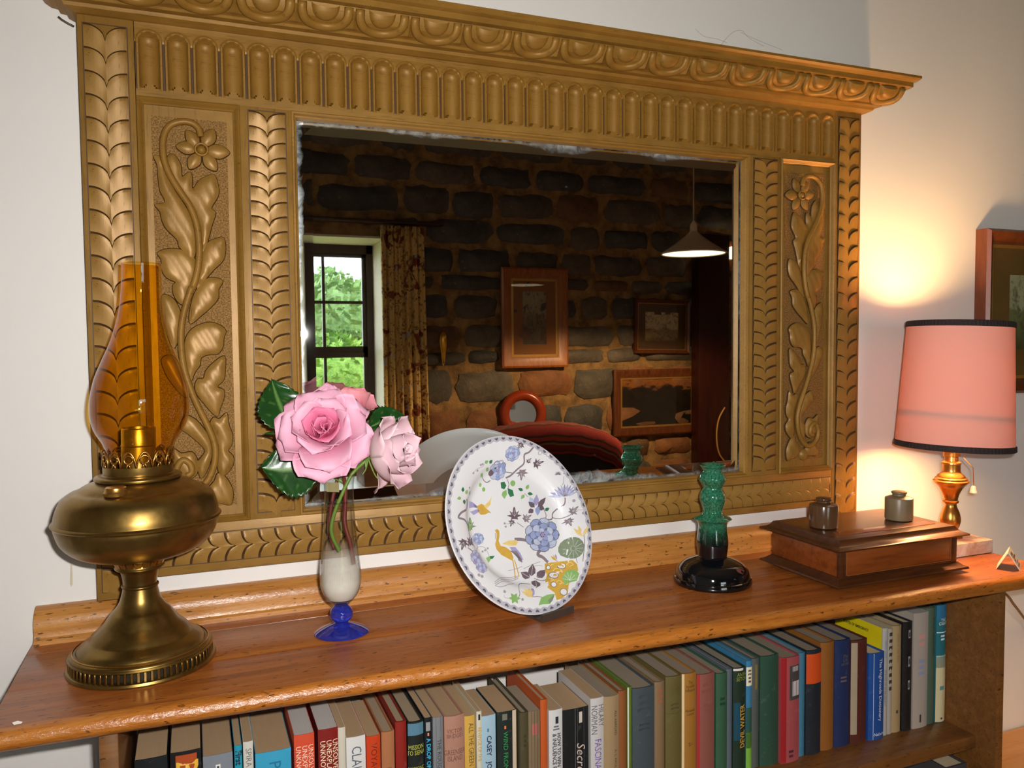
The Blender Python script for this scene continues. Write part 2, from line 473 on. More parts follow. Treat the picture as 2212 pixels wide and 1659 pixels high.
tag(cur, 'gathered golden floral curtain hanging beside the window', 'curtain')

# pictures, mirror, ornaments on the stone wall
M_OAK = wood('oak_frame', srgb(128, 66, 20), srgb(168, 92, 32), srgb(188, 112, 44), .35, 'Z', 1, False, .2)
M_OAKD = wood('dark_oak_frame', srgb(74, 36, 16), srgb(104, 54, 24), srgb(128, 74, 34), .4, 'Z', 1, False, .2)
M_GILT = plain('gilt_slip', srgb(208, 158, 76), .35, .6)
def painting_mat(name, sky, mid, ground, seed, split=.55):
    t = NT(name); tc = t.new('TexCoord'); sx = t.new('SeparateXYZ'); t.ln(tc.outputs['Generated'], sx.inputs[0])
    mp = t.new('Mapping'); mp.inputs['Location'].default_value = (seed, seed*.7, 0); t.ln(tc.outputs['Generated'], mp.inputs[0])
    n = t.noise(mp.outputs[0], 3.5, 6, .65); n2 = t.noise(mp.outputs[0], 9, 6, .7, .8)
    h = t.math('ADD', sx.outputs['Z'], t.math('MULTIPLY', t.math('SUBTRACT', n, .5), .55))
    c = t.ramp(h, [(.0, ground), (split-.12, mid), (split+.02, mid), (split+.08, sky), (1, tuple(min(1, x*1.1) for x in sky))])
    c = t.mix(t.ramp(n2, [(.5, (0,0,0)), (.62, (.75,.75,.75))]), c, dark(ground, .6))
    return t.done(t.bsdf(c, .35))
def picture(name, x0, x1, z0, z1, y, fw, fm, art, mount=None, mw=0, label='', cat='picture', face=1, depth=.03, slip=True, grp=None, rz=0.0):
    """framed picture hung on a wall; face=+1 looks to +Y (stone wall), -1 looks to -Y"""
    root = empty(name, ((x0+x1)/2, y, z0)); root.rotation_euler = (0, rz, 0)
    w, h = (x1-x0)/2, z1-z0
    prof = [(0, 0), (0, depth*.8), (fw*.18, depth), (fw*.5, depth*.86), (fw*.8, depth*.55), (fw, depth*.5), (fw, 0)]
    V, F = [], []
    for cx, cz, sx, sz in ((-w, 0, 1, 1), (w, 0, -1, 1), (w, h, -1, -1), (-w, h, 1, -1)):
        for d, t_ in prof: V.append((cx+sx*d, face*t_, cz+sz*d))
    m = len(prof)
    for i in range(4):
        for k in range(m):
            F.append((i*m+k, ((i+1) % 4)*m+k, ((i+1) % 4)*m+(k+1) % m, i*m+(k+1) % m))
    bm = bmesh.new(); tmp = mesh(V, F); bm.from_mesh(tmp)
    link('frame', sharp(bm_mesh(bm, True), .5), fm, root)
    i0 = fw
    if slip:
        s = fw*.22
        parts = []
        for a in ((-w+fw, -w+fw+s, fw, h-fw), (w-fw-s, w-fw, fw, h-fw), (-w+fw+s, w-fw-s, fw, fw+s), (-w+fw+s, w-fw-s, h-fw-s, h-fw)):
            parts.append(box_vf(a[0], a[1], min(0, face*depth*.4), max(0, face*depth*.4), a[2], a[3]))
        link('slip', mesh(*joined(parts)), M_GILT, root); i0 += s
    if mount:
        parts = [box_vf(a[0], a[1], min(face*.002, face*depth*.3), max(face*.002, face*depth*.3), a[2], a[3]) for a in ((-w+i0, -w+i0+mw, i0, h-i0), (w-i0-mw, w-i0, i0, h-i0), (-w+i0+mw, w-i0-mw, i0, i0+mw), (-w+i0+mw, w-i0-mw, h-i0-mw, h-i0))]
        link('mount', mesh(*joined(parts)), mount, root); i0 += mw
    v, f = box_vf(-w+i0-.002, w-i0+.002, min(face*.002, face*depth*.2), max(face*.002, face*depth*.2), i0-.002, h-i0+.002)
    link('artwork', mesh(v, f), art, root)
    v, f = box_vf(-w+fw, w-fw, min(face*depth*.42, face*depth*.47), max(face*depth*.42, face*depth*.47), fw, h-fw)
    link('glazing', mesh(v, f), glassy('picture_glass', (.98, .98, .98), .7), root)
    tag(root, label, cat, grp)
    return root
a, b = behind(1076, 578, WD), behind(1220, 792, WD)
picture('framed_picture', a.x, b.x, b.z, a.z, RY0+.035, .075, M_OAK, painting_mat('dim_tree_landscape', srgb(160, 146, 108), srgb(128, 108, 70), srgb(66, 54, 36), 1.3), plain('ochre_mount', srgb(150, 92, 40), .7), .07,
        'upright oak-framed landscape print hanging on the stone wall')
a, b = behind(1362, 647, WD), behind(1480, 763, WD)
picture('framed_picture', a.x, b.x, b.z, a.z, RY0+.035, .028, M_OAKD, painting_mat('misty_lake_view', srgb(226, 206, 156), srgb(170, 146, 100), srgb(110, 88, 56), 3.1, .35), plain('brown_mount', srgb(96, 66, 34), .7), .06,
        'small squarish picture with misty view, thin dark frame, on the stone wall', rz=.02)
a, b = behind(1318, 799, WD), behind(1503, 932, WD)
picture('framed_picture', a.x, b.x, b.z, a.z, RY0+.035, .06, M_OAKD, painting_mat('dark_riverside_scene', srgb(150, 92, 40), srgb(40, 32, 24), srgb(30, 25, 20), 5.2, .78), None, 0,
        'wide dark landscape painting with orange sky, low on the stone wall')
c = behind(1120, 893, WD); r_ = behind(1167, 893, WD).x-c.x
root = empty('round_mirror', (c.x, RY0+.075, c.z-r_), .21); root.rotation_euler = (.085, 0, .21); tag(root, 'round mirror in a thick reddish wooden ring on the stone wall', 'mirror')
V, F = [], []
for i in range(40):
    a = 2*PI*i/40
    for k in range(10):
        bq = 2*PI*k/10; rr_ = r_*.78+r_*.22*math.cos(bq)
        V.append((rr_*math.cos(a), .02+.03*math.sin(bq), r_+rr_*math.sin(a)))
for i in range(40):
    for k in range(10): F.append((i*10+k, ((i+1) % 40)*10+k, ((i+1) % 40)*10+(k+1) % 10, i*10+(k+1) % 10))
link('ring_frame', mesh(V, F, True), plain('red_varnish', srgb(150, 54, 22), .25, 0, .2, 12), root)
t = NT('plain_mirror'); M_MIRR = t.done(t.bsdf((.86, .88, .86), .02, 1.0))
rg = link('mirror_glass', mesh(*lathe_vf([(r_*.72, 0), (r_*.72, .01)], 40)), M_MIRR, root); rg.rotation_euler = (-PI/2, 0, 0); rg.location = (0, .012, r_)
# brass ornament beside the curtain
p = behind(955, 752, WD-.03); hz = behind(955, 715, WD).z-behind(955, 790, WD).z
o = link('brass_ornament', lathe(smooth_prof([(.004, 0), (.012, .02), (.02, hz*.35), (.03, hz*.7), (.022, hz*.92), (.006, hz)], 4), 16), plain('bright_brass', srgb(226, 170, 70), .2, 1.0))
o.location = (p.x, RY0+.055, p.z-hz/2); tag(o, 'slim polished brass horn hung on the stone wall by the curtain', 'ornament')
# wooden post, wall light and hanging loop at the far end
pl, pr_ = behind(1510, 700, 3.80), behind(1576, 700, 3.80)
o = link('wooden_post', box_me(pl.x, pr_.x, -3.90, -3.80, 0, 2.25, .008), wood('red_brown_post', srgb(40, 14, 8), srgb(58, 20, 12), srgb(74, 28, 16), .35, 'Z', 1, False)); tag(o, 'tall dark reddish wooden post in front of the stone wall', 'post')
p = behind(1588, 547, 3.9)
root = empty('wall_lantern', (p.x, -3.965, p.z-.10)); tag(root, 'small lit glass wall light beyond the wooden post', 'light')
link('back_plate', box_me(-.03, .03, 0, .012, -.05, .2, .003), M_OAKD, root)
link('glass_shade', box_me(-.026, .026, .015, .075, .06, .15, .006), emit('lantern_glow', (1, .72, .38), 9), root)
link('bracket', box_me(-.006, .006, .01, .06, .045, .06), plain('dull_brass', srgb(150, 108, 50), .4, 1), root)
path = [behind(x, y, 3.78) for x, y in ((1566, 880), (1553, 905), (1548, 940), (1552, 975), (1564, 995), (1580, 1003))]
o = link('hanging_cord', tube(smooth_prof(path, 5), .006, 6), plain('pale_cord', srgb(190, 140, 70), .6)); tag(o, 'thin curved tan cord hanging beside the dark wooden post', 'cord')

# pendant lamp over the room
PD = 2.7
pc = behind(1498, 549, PD); pw2 = (behind(1561, 549, PD).x-behind(1435, 549, PD).x)/2*.93
root = empty('pendant_lamp', (pc.x, -PD, pc.z)); tag(root, 'lit conical pendant lamp with pale shade hanging from a cord', 'lamp')
ph = (behind(1498, 497, PD).z-pc.z)
link('shade', lathe(smooth_prof([(pw2, 0), (pw2*1.01, .006), (pw2*.96, .012), (pw2*.5, ph*.5), (pw2*.16, ph*.88), (.02, ph)], 4)+[(.012, ph*1.0)]+[(pw2*.14, ph*.86), (pw2*.48, ph*.48), (pw2*.93, .012), (pw2*.97, .0)], 40, False), plain('pale_enamel', srgb(208, 182, 156), .35), root)
link('lamp_cap', lathe([(.022, ph-.01), (.02, ph+.03), (.006, ph+.05), (.004, ph+.052)], 16), plain('pale_enamel', srgb(208, 182, 156), .35), root)
link('cord', tube([(0, 0, ph+.04), (0, 0, RZ-pc.z)], .004, 6), plain('pale_flex', srgb(176, 150, 120), .6), root)
link('bulb', lathe(smooth_prof([(.004, .0), (.028, .015), (.034, .035), (.022, .06), (.013, .08)], 4), 16), emit('pendant_bulb', (1, .80, .52), 40), root)
dif = link('diffuser', lathe([(pw2*.96, .004), (.002, .002)], 32, False), None, root)
t = NT('glowing_diffuser'); e = t.new('Emission'); e.inputs[0].default_value = (1, .80, .50, 1); e.inputs[1].default_value = 2.4
dif.data.materials.append(t.done(e.outputs[0]))
pl_ = bpy.data.lights.new('pendant_light', 'SPOT'); pl_.energy = 120; pl_.color = (1, .66, .34); pl_.shadow_soft_size = .08; pl_.spot_size = math.radians(150); pl_.spot_blend = .25
po = bpy.data.objects.new('pendant_light', pl_); COL.objects.link(po); po.parent = root; po.location = (0, 0, -.02)

# armchair with a striped red rug thrown over its back (seen in the looking-glass)
CD = 2.75
ac = behind(1165, 918, CD); al = behind(1010, 1010, CD).x; ar = behind(1310, 1010, CD).x
root = empty('armchair', (ac.x, -CD, 0)); tag(root, 'dark upholstered armchair with arched back, red rug over it', 'armchair')
M_BLK = plain('black_upholstery', srgb(26, 22, 20), .8, 0, .2, 40, .3)
def arch(w, h, y0, y1, z0, n=24, thick=True, top=1.0):
    pts = [(-w, z0)]+[(-w*math.cos(PI*k/n), h-.17+.17*math.sin(PI*k/n)*top) for k in range(n+1)]+[(w, z0)]
    V = [(x, y0, z) for x, z in pts]+[(x, y1, z) for x, z in pts]; m = len(pts)
    F = [tuple(range(m)), tuple(range(2*m-1, m-1, -1))]+[(i, (i+1) % m, (i+1) % m+m, i+m) for i in range(m)]
    return V, F
cw = (ar-al)/2*1.15; ch = ac.z
bm = bmesh.new(); tmp = mesh(*arch(cw, ch-.02, -.06, .06, .22)); bm.from_mesh(tmp); bmesh.ops.bevel(bm, geom=[e for e in bm.edges if len(e.link_faces) == 2 and e.calc_face_angle() > 1], offset=.02, segments=2, affect='EDGES')
link('back', bm_mesh(bm, True, .7), M_BLK, root)
link('seat', box_me(-cw, cw, -.50, -.02, .2, .42, .04), M_BLK, root)
for s in (-1, 1):
    link('arm', box_me(s*cw-.07, s*cw+.07, -.50, .0, .2, .60, .04), M_BLK, root)
    for yy in (-.44, -.04): link('leg', lathe([(.018, 0), (.026, .21)], 10, True, (s*(cw-.06), yy, 0)), M_OAKD, root)
t = NT('striped_rug'); tc = t.new('TexCoord'); sp = t.new('SeparateXYZ'); t.ln(tc.outputs['UV'], sp.inputs[0])
fr_ = t.math('FRACT', t.math('MULTIPLY', sp.outputs[1], 5.0))
c = t.ramp(fr_, [(0, srgb(130, 24, 18)), (.26, srgb(70, 46, 34)), (.34, srgb(140, 44, 26)), (.50, srgb(52, 36, 30)), (.58, srgb(116, 84, 48)), (.66, srgb(104, 18, 14)), (.84, srgb(60, 40, 30)), (.92, srgb(136, 30, 20))], 'CONSTANT')
f = t.noise(t.coord(), 240, 3)
M_RUG = t.done(t.bsdf(c, .9, 0, f, .5, .002))
rc = behind(1180, 945, CD)
V, F, UV = [], [], []
nu, nv = 30, 14
for j in range(nv+1):
    s = j/nv          # across the back: front edge, over the top, down behind
    for i in range(nu+1):
        a = PI*(.06+.88*i/nu)
        top = ch-.17-.005+.17*math.sin(a)
        yy = (s-.5)*2
        V.append((ac.x-cw*1.01*math.cos(a), -CD+.075*math.copysign(min(1, abs(yy)*1.6), yy), top+.012-max(0, abs(yy)-.55)*.34+.004*math.sin(i*1.7+j)))
        UV.append((i/nu, s))
for j in range(nv):
    for i in range(nu): q = j*(nu+1)+i; F.append((q, q+1, q+nu+2, q+nu+1))
me = mesh(V, F, True); ul = me.uv_layers.new()
for lp in me.loops: ul.data[lp.index].uv = UV[lp.vertex_index]
rug = link('throw_rug', me, M_RUG); md = rug.modifiers.new('s', 'SOLIDIFY'); md.thickness = .008; md.offset = 1
tag(rug, 'red and brown striped woven rug draped over the armchair back', 'rug')

# white side table with a wooden box, low by the window
p = behind(935, 1046, 3.3); q = behind(872, 1030, 3.5)
tr = empty('side_table', (p.x-.30, -3.5, 0)); tag(tr, 'low white painted side table near the window', 'table')
tw = .62
link('table_top', box_me(-tw, tw, -.28, .22, p.z-.03, p.z, .006), plain('white_gloss', srgb(226, 226, 220), .3), tr)
link('apron', box_me(-tw+.04, tw-.04, -.25, .20, p.z-.11, p.z-.03, .004), plain('white_gloss', srgb(226, 226, 220), .3), tr)
for sx in (-1, 1):
    for yy in (-.23, .17): link('leg', lathe([(.016, 0), (.024, .3), (.028, p.z-.1)], 12, True, (sx*(tw-.08), yy, 0)), plain('white_gloss', srgb(226, 226, 220), .3), tr)
bx = empty('wooden_box', (q.x-.12, -3.5, p.z)); tag(bx, 'plain mid-brown wooden box standing on the white side table', 'box')
M_BOXW = wood('mid_brown_box', srgb(104, 66, 38), srgb(134, 90, 54), srgb(150, 104, 64), .45, 'X', 1, False)
link('body', box_me(-.14, .12, -.12, .12, 0, .17, .004), M_BOXW, bx)
link('lid', box_me(-.146, .126, -.126, .126, .171, .20, .005), M_BOXW, bx)
# ================================================================== CARVED GILDED MIRROR
YF = -0.0356                   # face of the frame
FXL, FXR = -0.2680, 1.0250     # outer edges
SL, PL, CL_ = -0.2023, -0.0757, -0.0078
CR_, PR, SR = 0.7725, 0.8382, 0.9625
ZB, ZRB, ZP0, ZP1, ZF0, ZF1, ZC = 1.131, 1.155, 1.2215, 1.7885, 1.7930, 1.8760, 1.884
def gold_mat(name, c1, c2, axis, rough=.42):
    t = NT(name)
    sc = {'X': (10, 120, 120), 'Z': (120, 120, 10)}[axis]
    g = t.noise(t.coord('Object', sc), 2.2, 5, .65)
    b = t.noise(t.coord('Object', (6, 6, 6)), 3, 5, .6)
    sp = t.noise(t.coord('Object', (1, 1, 1)), 420, 3, .6)
    col = t.mix(t.ramp(b, [(.3, (0,0,0)), (.7, (1,1,1))]), c1, c2)
    col = t.mix(t.ramp(g, [(.56, (0,0,0)), (.74, (.55,.55,.55))]), col, srgb(74, 46, 18))
    col = t.mix(t.ramp(sp, [(.66, (0,0,0)), (.74, (.7,.7,.7))]), col, srgb(62, 38, 16))
    return t.done(t.bsdf(col, rough, .15, g, .18, .0006, Specular_IOR_Level=.32))
M_GOLDX = gold_mat('gold_paint_rail', srgb(134, 98, 42), srgb(154, 115, 54), 'X')
M_GOLDZ = gold_mat('gold_paint_stile', srgb(134, 98, 42), srgb(154, 115, 54), 'Z')
M_GOLDS = gold_mat('gold_paint_smooth', srgb(132, 95, 36), srgb(152, 111, 45), 'X', .48)
t = NT('stippled_ground'); v = t.coord(); f = t.noise(v, 520, 3, .7); b = t.noise(v, 14, 4, .6)
M_STIP = t.done(t.bsdf(t.mix(t.ramp(f, [(.4, (0,0,0)), (.62, (1,1,1))]), srgb(104, 72, 30), t.mix(b, srgb(158, 114, 52), srgb(180, 136, 72))), .5, .3, f, .9, .0016))
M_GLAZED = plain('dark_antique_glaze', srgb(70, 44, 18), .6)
mir = empty('carved_mirror', ((FXL+FXR)/2, 0, ZB)); tag(mir, 'large gold-painted mirror with carved oak frame and heavy cornice', 'mirror')
MO = mir.location.copy()
def mp(name, me, mat, parent=None):
    o = link(name, me, mat, parent or mir)
    if parent is None: o.location = -MO
    return o
def sub(name, me, mat, parent, loc, rot=(0, 0, 0), scale=(1, 1, 1)):
    o = link(name, me, mat, parent); o.location = loc; o.rotation_euler = rot; o.scale = scale
    return o
YB = -0.004
stileL = mp('stile', box_me(FXL, SL-.0006, YF, YB, ZB, ZC, .001), M_GOLDZ)
stileR = mp('stile', box_me(SR+.0006, FXR, YF, YB, ZB, ZC, .001), M_GOLDZ)
innL = mp('inner_stile', box_me(PL+.0004, CL_, YF, YB, ZP0, ZP1, .0002), M_GOLDZ)
innR = mp('inner_stile', box_me(CR_, PR-.0004, YF, YB, ZP0, ZP1, .0002), M_GOLDZ)
railB = mp('bottom_rail', box_me(SL, SR, YF, YB, ZRB, ZP0, .001), M_GOLDX)
railT = mp('frieze_rail', mesh(*joined([box_vf(SL, SR, YF, YB, ZP1, ZF0+.005), box_vf(SL, SR, YF, YB, ZF1, ZC), box_vf(SL, SR, YF+.012, YB, ZF0, ZF1)])), M_GOLDX)

# --- leaf scales (chevron rows)
def scale_me(a, p, side, H=.0054, base=.0006):
    """half leaf: x from 0 (valley) to side*a, rises towards its arched top edge"""
    nu, nv = 8, 7
    drop = p*.62
    V, F = [], []
    def top(s): return -drop+drop*math.sqrt(max(0, 1-(1-s)**2))
    for i in range(nu+1):
        s = i/nu
        u = 1-math.cos(s*PI/2); u = s**1.15
        zt = top(u); zb = zt-p*1.04
        for j in range(nv+1):
            q = j/nv                         # 0 bottom .. 1 top edge
            bulge = .42+.58*math.sin(PI*min(1, u*.93+.06))
            h = base+H*(.10+.90*q**1.1)*bulge
            if j == nv: h = base+H*bulge*.94
            V.append((side*u*a, -h, zb+(zt-zb)*q))
        V.append((side*u*a, -(base+H*.14*(.42+.58*math.sin(PI*min(1, u*.93+.06)))+.0005), zt+.0030))     # dark sloping lip at the top edge
    m = nv+2
    for i in range(nu):
        for j in range(m-1):
            q = i*m+j
            F.append((q, q+m, q+m+1, q+1) if side > 0 else (q, q+1, q+m+1, q+m))
    # outer side wall
    base_i = len(V)
    for j in range(nv+1):
        x, y, z_ = V[nu*m+j]; V.append((x, 0, z_))
    for j in range(nv):
        F.append((nu*m+j, base_i+j, base_i+j+1, nu*m+j+1) if side > 0 else (nu*m+j, nu*m+j+1, base_i+j+1, base_i+j))
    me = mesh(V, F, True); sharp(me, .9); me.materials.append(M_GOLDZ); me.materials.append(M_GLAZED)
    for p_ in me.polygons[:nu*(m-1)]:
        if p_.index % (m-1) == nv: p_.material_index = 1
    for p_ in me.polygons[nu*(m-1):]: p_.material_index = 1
    return me
def groove_bed(x0, x1, z0, z1):
    return box_vf(x0, x1, YF-.0006, YF+.001, z0, z1)
def scale_column(parent, xc, half, zlo, zhi, rows):
    p = (zhi-zlo)/rows
    meL, meR = scale_me(half, p, -1), scale_me(half, p, 1)
    for i in range(rows+1):
        zt = zhi-i*p+p*.62*0
        for me in (meL, meR):
            if i == rows: continue
            sub('leaf_scale', me, None, parent, (xc, YF, zt+.0))
scale_column(stileL, (FXL+SL)/2-.001, .0245, ZB+.012, ZC-.014, 25)
scale_column(stileR, (FXR+SR)/2+.001, .0235, ZB+.012, ZC-.014, 25)
scale_column(innL, (PL+CL_)/2+.0018, .0240, ZP0+.014, ZP1-.008, 27)
scale_column(innR, (PR+CR_)/2, .0250, ZP0+.014, ZP1-.008, 27)
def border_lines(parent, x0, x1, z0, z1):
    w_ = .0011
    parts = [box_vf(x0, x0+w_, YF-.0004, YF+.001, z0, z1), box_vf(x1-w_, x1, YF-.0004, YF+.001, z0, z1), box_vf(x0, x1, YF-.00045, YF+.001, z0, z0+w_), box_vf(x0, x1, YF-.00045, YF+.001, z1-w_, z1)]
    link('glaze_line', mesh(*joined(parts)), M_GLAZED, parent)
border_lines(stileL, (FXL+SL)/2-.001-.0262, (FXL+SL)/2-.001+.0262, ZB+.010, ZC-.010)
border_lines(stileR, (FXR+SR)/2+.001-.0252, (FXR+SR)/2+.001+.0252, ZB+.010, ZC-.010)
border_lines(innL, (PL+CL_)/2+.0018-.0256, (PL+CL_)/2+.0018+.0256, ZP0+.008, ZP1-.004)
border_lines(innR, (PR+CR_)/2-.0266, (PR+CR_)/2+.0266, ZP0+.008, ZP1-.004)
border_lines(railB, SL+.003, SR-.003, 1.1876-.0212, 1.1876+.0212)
# bottom rail: scales run outwards from the middle
bx0, bx1, bzc, bh = SL+.006, SR-.006, 1.1876, .0196
nh = 26; pp = (bx1-bx0)/2/nh; xm = (bx0+bx1)/2
meL, meR = scale_me(bh, pp, -1), scale_me(bh, pp, 1)
for i in range(nh):
    for me in (meL, meR):
        sub('leaf_scale', me, None, railB, (bx0+i*pp, YF, bzc), (0, -PI/2, 0))
        sub('leaf_scale', me, None, railB, (bx1-i*pp, YF, bzc), (0, PI/2, 0))

# --- flutes of the frieze
NF = 34; FP = (SR-SL)/NF
def flute_me():
    w = FP/2; z0, z1 = ZF0+.004, ZF1; H = z1-z0
    nu, nv = 26, 40
    V, F = [], []
    rin, rout = w*.72, w*.93
    cz = H-w*1.02                       # centre of the arch
    for j in range(nv+1):
        zz = H*(1-(1-j/nv)**1.25)
        for i in range(nu+1):
            x = w*math.sin((2*i/nu-1)*PI/2)
            d = abs(x) if zz < cz else math.hypot(x, zz-cz)
            if d >= rout: y = .0014 if zz < cz else .0004         # groove between flutes / spandrel
            elif d >= rin: y = -.0012
            else:
                q = d/rin; y = .0105*math.sqrt(1-q*q)-.0004
                tongue = .003+.0062*max(0, math.cos(x/rin*PI*.72))
                if zz < tongue: y = -.0004
            V.append((x, y, zz))
    for j in range(nv):
        for i in range(nu): q = j*(nu+1)+i; F.append((q, q+1, q+nu+2, q+nu+1))
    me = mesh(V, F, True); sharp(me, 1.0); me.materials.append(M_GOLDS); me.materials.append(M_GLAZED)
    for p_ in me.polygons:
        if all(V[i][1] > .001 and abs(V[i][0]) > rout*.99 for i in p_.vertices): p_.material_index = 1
    return me
fme = flute_me()
for i in range(NF):
    sub('flute', fme, None, railT, (SL+FP*(i+.5), YF, ZF0+.004))

# --- cornice with egg and dart
prof = [(0, ZC-.001), (.004, ZC-.001), (.012, ZC+.003), (.0137, ZC+.007), (.021, ZC+.008), (.021, ZC+.0115)]
prof += [(.0225, ZC+.0125), (.031, ZC+.0140), (.038, ZC+.0185), (.043, ZC+.0255), (.0455, ZC+.033)]
prof += [(.0525, ZC+.034), (.0525, ZC+.042), (.058, ZC+.044), (.061, ZC+.047), (.061, ZC+.051), (0, ZC+.051)]
kf = 1.3                        # the front projects more than the returns
path = [(FXL, YB, -1, 0), (FXL, YF, -1, -kf), (FXR, YF, 1, -kf), (FXR, YB, 1, 0)]
v, f = sweep(path, prof)
corn = mp('cornice', sharp(mesh(v, f, True), .35), M_GOLDS)
NE = 18; ex0, ex1 = FXL-.043, FXR+.043; EP = (ex1-ex0)/NE
a0 = Vector((0, YF-kf*.0235, ZC+.0125)); a1 = Vector((0, YF-kf*.0455, ZC+.033))
EV = (a1-a0); EL = EV.length; EV.normalize(); EN = Vector((0, -EV.z, EV.y))   # outward, down
EN = Vector((1, 0, 0)).cross(EV)
if EN.y > 0: EN = -EN
def ovolo(t_):                  # point on the curved face, t 0..1 from lower edge
    b = math.sin(PI*t_)*.0062
    return a0+EV*(EL*t_)+EN*b
def egg_parts():
    V, F = [], []
    n, m = 28, 6                # U-shaped ring
    path = []
    Rr, Rv = EP*.40, EL*.80
    for k in range(n+1):
        a = PI+PI*k/n
        path.append((Rr*math.cos(a), Rv*1.04+Rv*.96*math.sin(a)))
    path = [(-Rr*1.0, EL*1.02)]+path+[(Rr*1.0, EL*1.02)]
    P = [Vector((x, 0, 0))+ovolo(min(1.0, max(0, w_/EL)))+EN*.0020 for x, w_ in path]
    ring = tube_vf(P, .0062, 8, (EN, .62))
    P2 = [Vector((x*.78, 0, 0))+ovolo(min(1.0, max(0, (w_-EL*.82)*.78/EL+.82)))+EN*.0010 for x, w_ in path]
    lip = tube_vf(P2, .0022, 6)
    # egg: half ellipsoid clipped by the fillet above
    EVt, EF = [], []
    nu, nv = 20, 7
    for j in range(nv+1):
        rr_ = j/nv
        for i in range(nu+1):
            a = PI+PI*i/nu
            x = EP*.245*rr_*math.cos(a); w_ = EL*1.0+EL*.62*rr_*math.sin(a)
            EVt.append(Vector((x, 0, 0))+ovolo(min(1, w_/EL))+EN*(.0085*math.sqrt(max(0, 1-rr_*rr_))))
    for j in range(nv):
        for i in range(nu): q = j*(nu+1)+i; EF.append((q, q+1, q+nu+2, q+nu+1))
    # dart
    D = [Vector((0, 0, 0))+ovolo(.05)+EN*.002, Vector((-.006, 0, 0))+ovolo(.95)+EN*.0005, Vector((0, 0, 0))+ovolo(.95)+EN*.006, Vector((.006, 0, 0))+ovolo(.95)+EN*.0005,
         Vector((-.010, 0, 0))+ovolo(.12)+EN*.001, Vector((.010, 0, 0))+ovolo(.12)+EN*.001, Vector((0, 0, 0))+ovolo(.30)+EN*.0055]
    DF = [(0, 4, 6), (0, 6, 5), (4, 1, 6), (6, 1, 2), (6, 2, 3), (6, 3, 5)]
    return mesh(ring[0], ring[1], True), mesh(lip[0], lip[1], True), mesh(EVt, EF, True), mesh(D, DF)
ringm, lipm, eggm, dartm = egg_parts()
for me in (ringm, lipm, eggm, dartm): me.materials.append(M_GOLDS)
for i in range(NE):
    x = ex0+EP*(i+.5)
    sub('egg_ring', ringm, None, corn, (x, 0, 0)); sub('egg', eggm, None, corn, (x, 0, 0))
    if i: sub('dart', dartm, None, corn, (ex0+EP*i, 0, 0))

# --- carved panels
def panel_mould(x0, x1, z0, z1):
    pr = [(0, YF+.001), (0, YF-.0028), (.0022, YF-.0042), (.0045, YF-.0020), (.0056, YF+.0005), (.0085, YF+.0025), (.0085, YF+.006)]
    V, F = [], []
    for cx, cz, sx, sz in ((x0, z0, 1, 1), (x1, z0, -1, 1), (x1, z1, -1, -1), (x0, z1, 1, -1)):
        for d, y in pr: V.append((cx+sx*d, y, cz+sz*d))
    m = len(pr)
    for i in range(4):
        for k in range(m-1): F.append((i*m+k, ((i+1) % 4)*m+k, ((i+1) % 4)*m+k+1, i*m+k+1))
    me = mesh(V, F, True); bm = bmesh.new(); bm.from_mesh(me); return sharp(bm_mesh(bm, True), .7)
def c1(x, y): return (290+x*.2772, 200+y*.2772)
def c2(x, y): return (330+x*.3133, 620+y*.3133)
YPAN = YF+.0045
def uv(p):
    q = at(p[0], p[1], 1, YPAN-.004); return ((q.x-SL)/(PL-SL), (q.z-ZP0)/(ZP1-ZP0))
STEM = [uv(c1(*p)) for p in ((517,345),(505,290),(470,250),(420,230),(360,228),(290,250),(245,300),(225,370),(222,440),(232,520),(262,610),(310,700),(375,800),(430,880),(475,990),(495,1080),(505,1180),(505,1280),(490,1400),(455,1520))]
STEM += [uv(c2(*p)) for p in ((270,0),(235,100),(200,250),(195,400),(215,560),(260,700),(310,820),(380,960),(425,1080),(430,1180),(410,1270),(365,1350),(300,1395))]
e = STEM[-1]
STEM += [(e[0]-.09, e[1]+.004), (e[0]-.17, e[1]+.022), (e[0]-.19, e[1]+.05), (e[0]-.13, e[1]+.072), (e[0]-.055, e[1]+.062), (e[0]-.04, e[1]+.042), (e[0]-.09, e[1]+.034)]
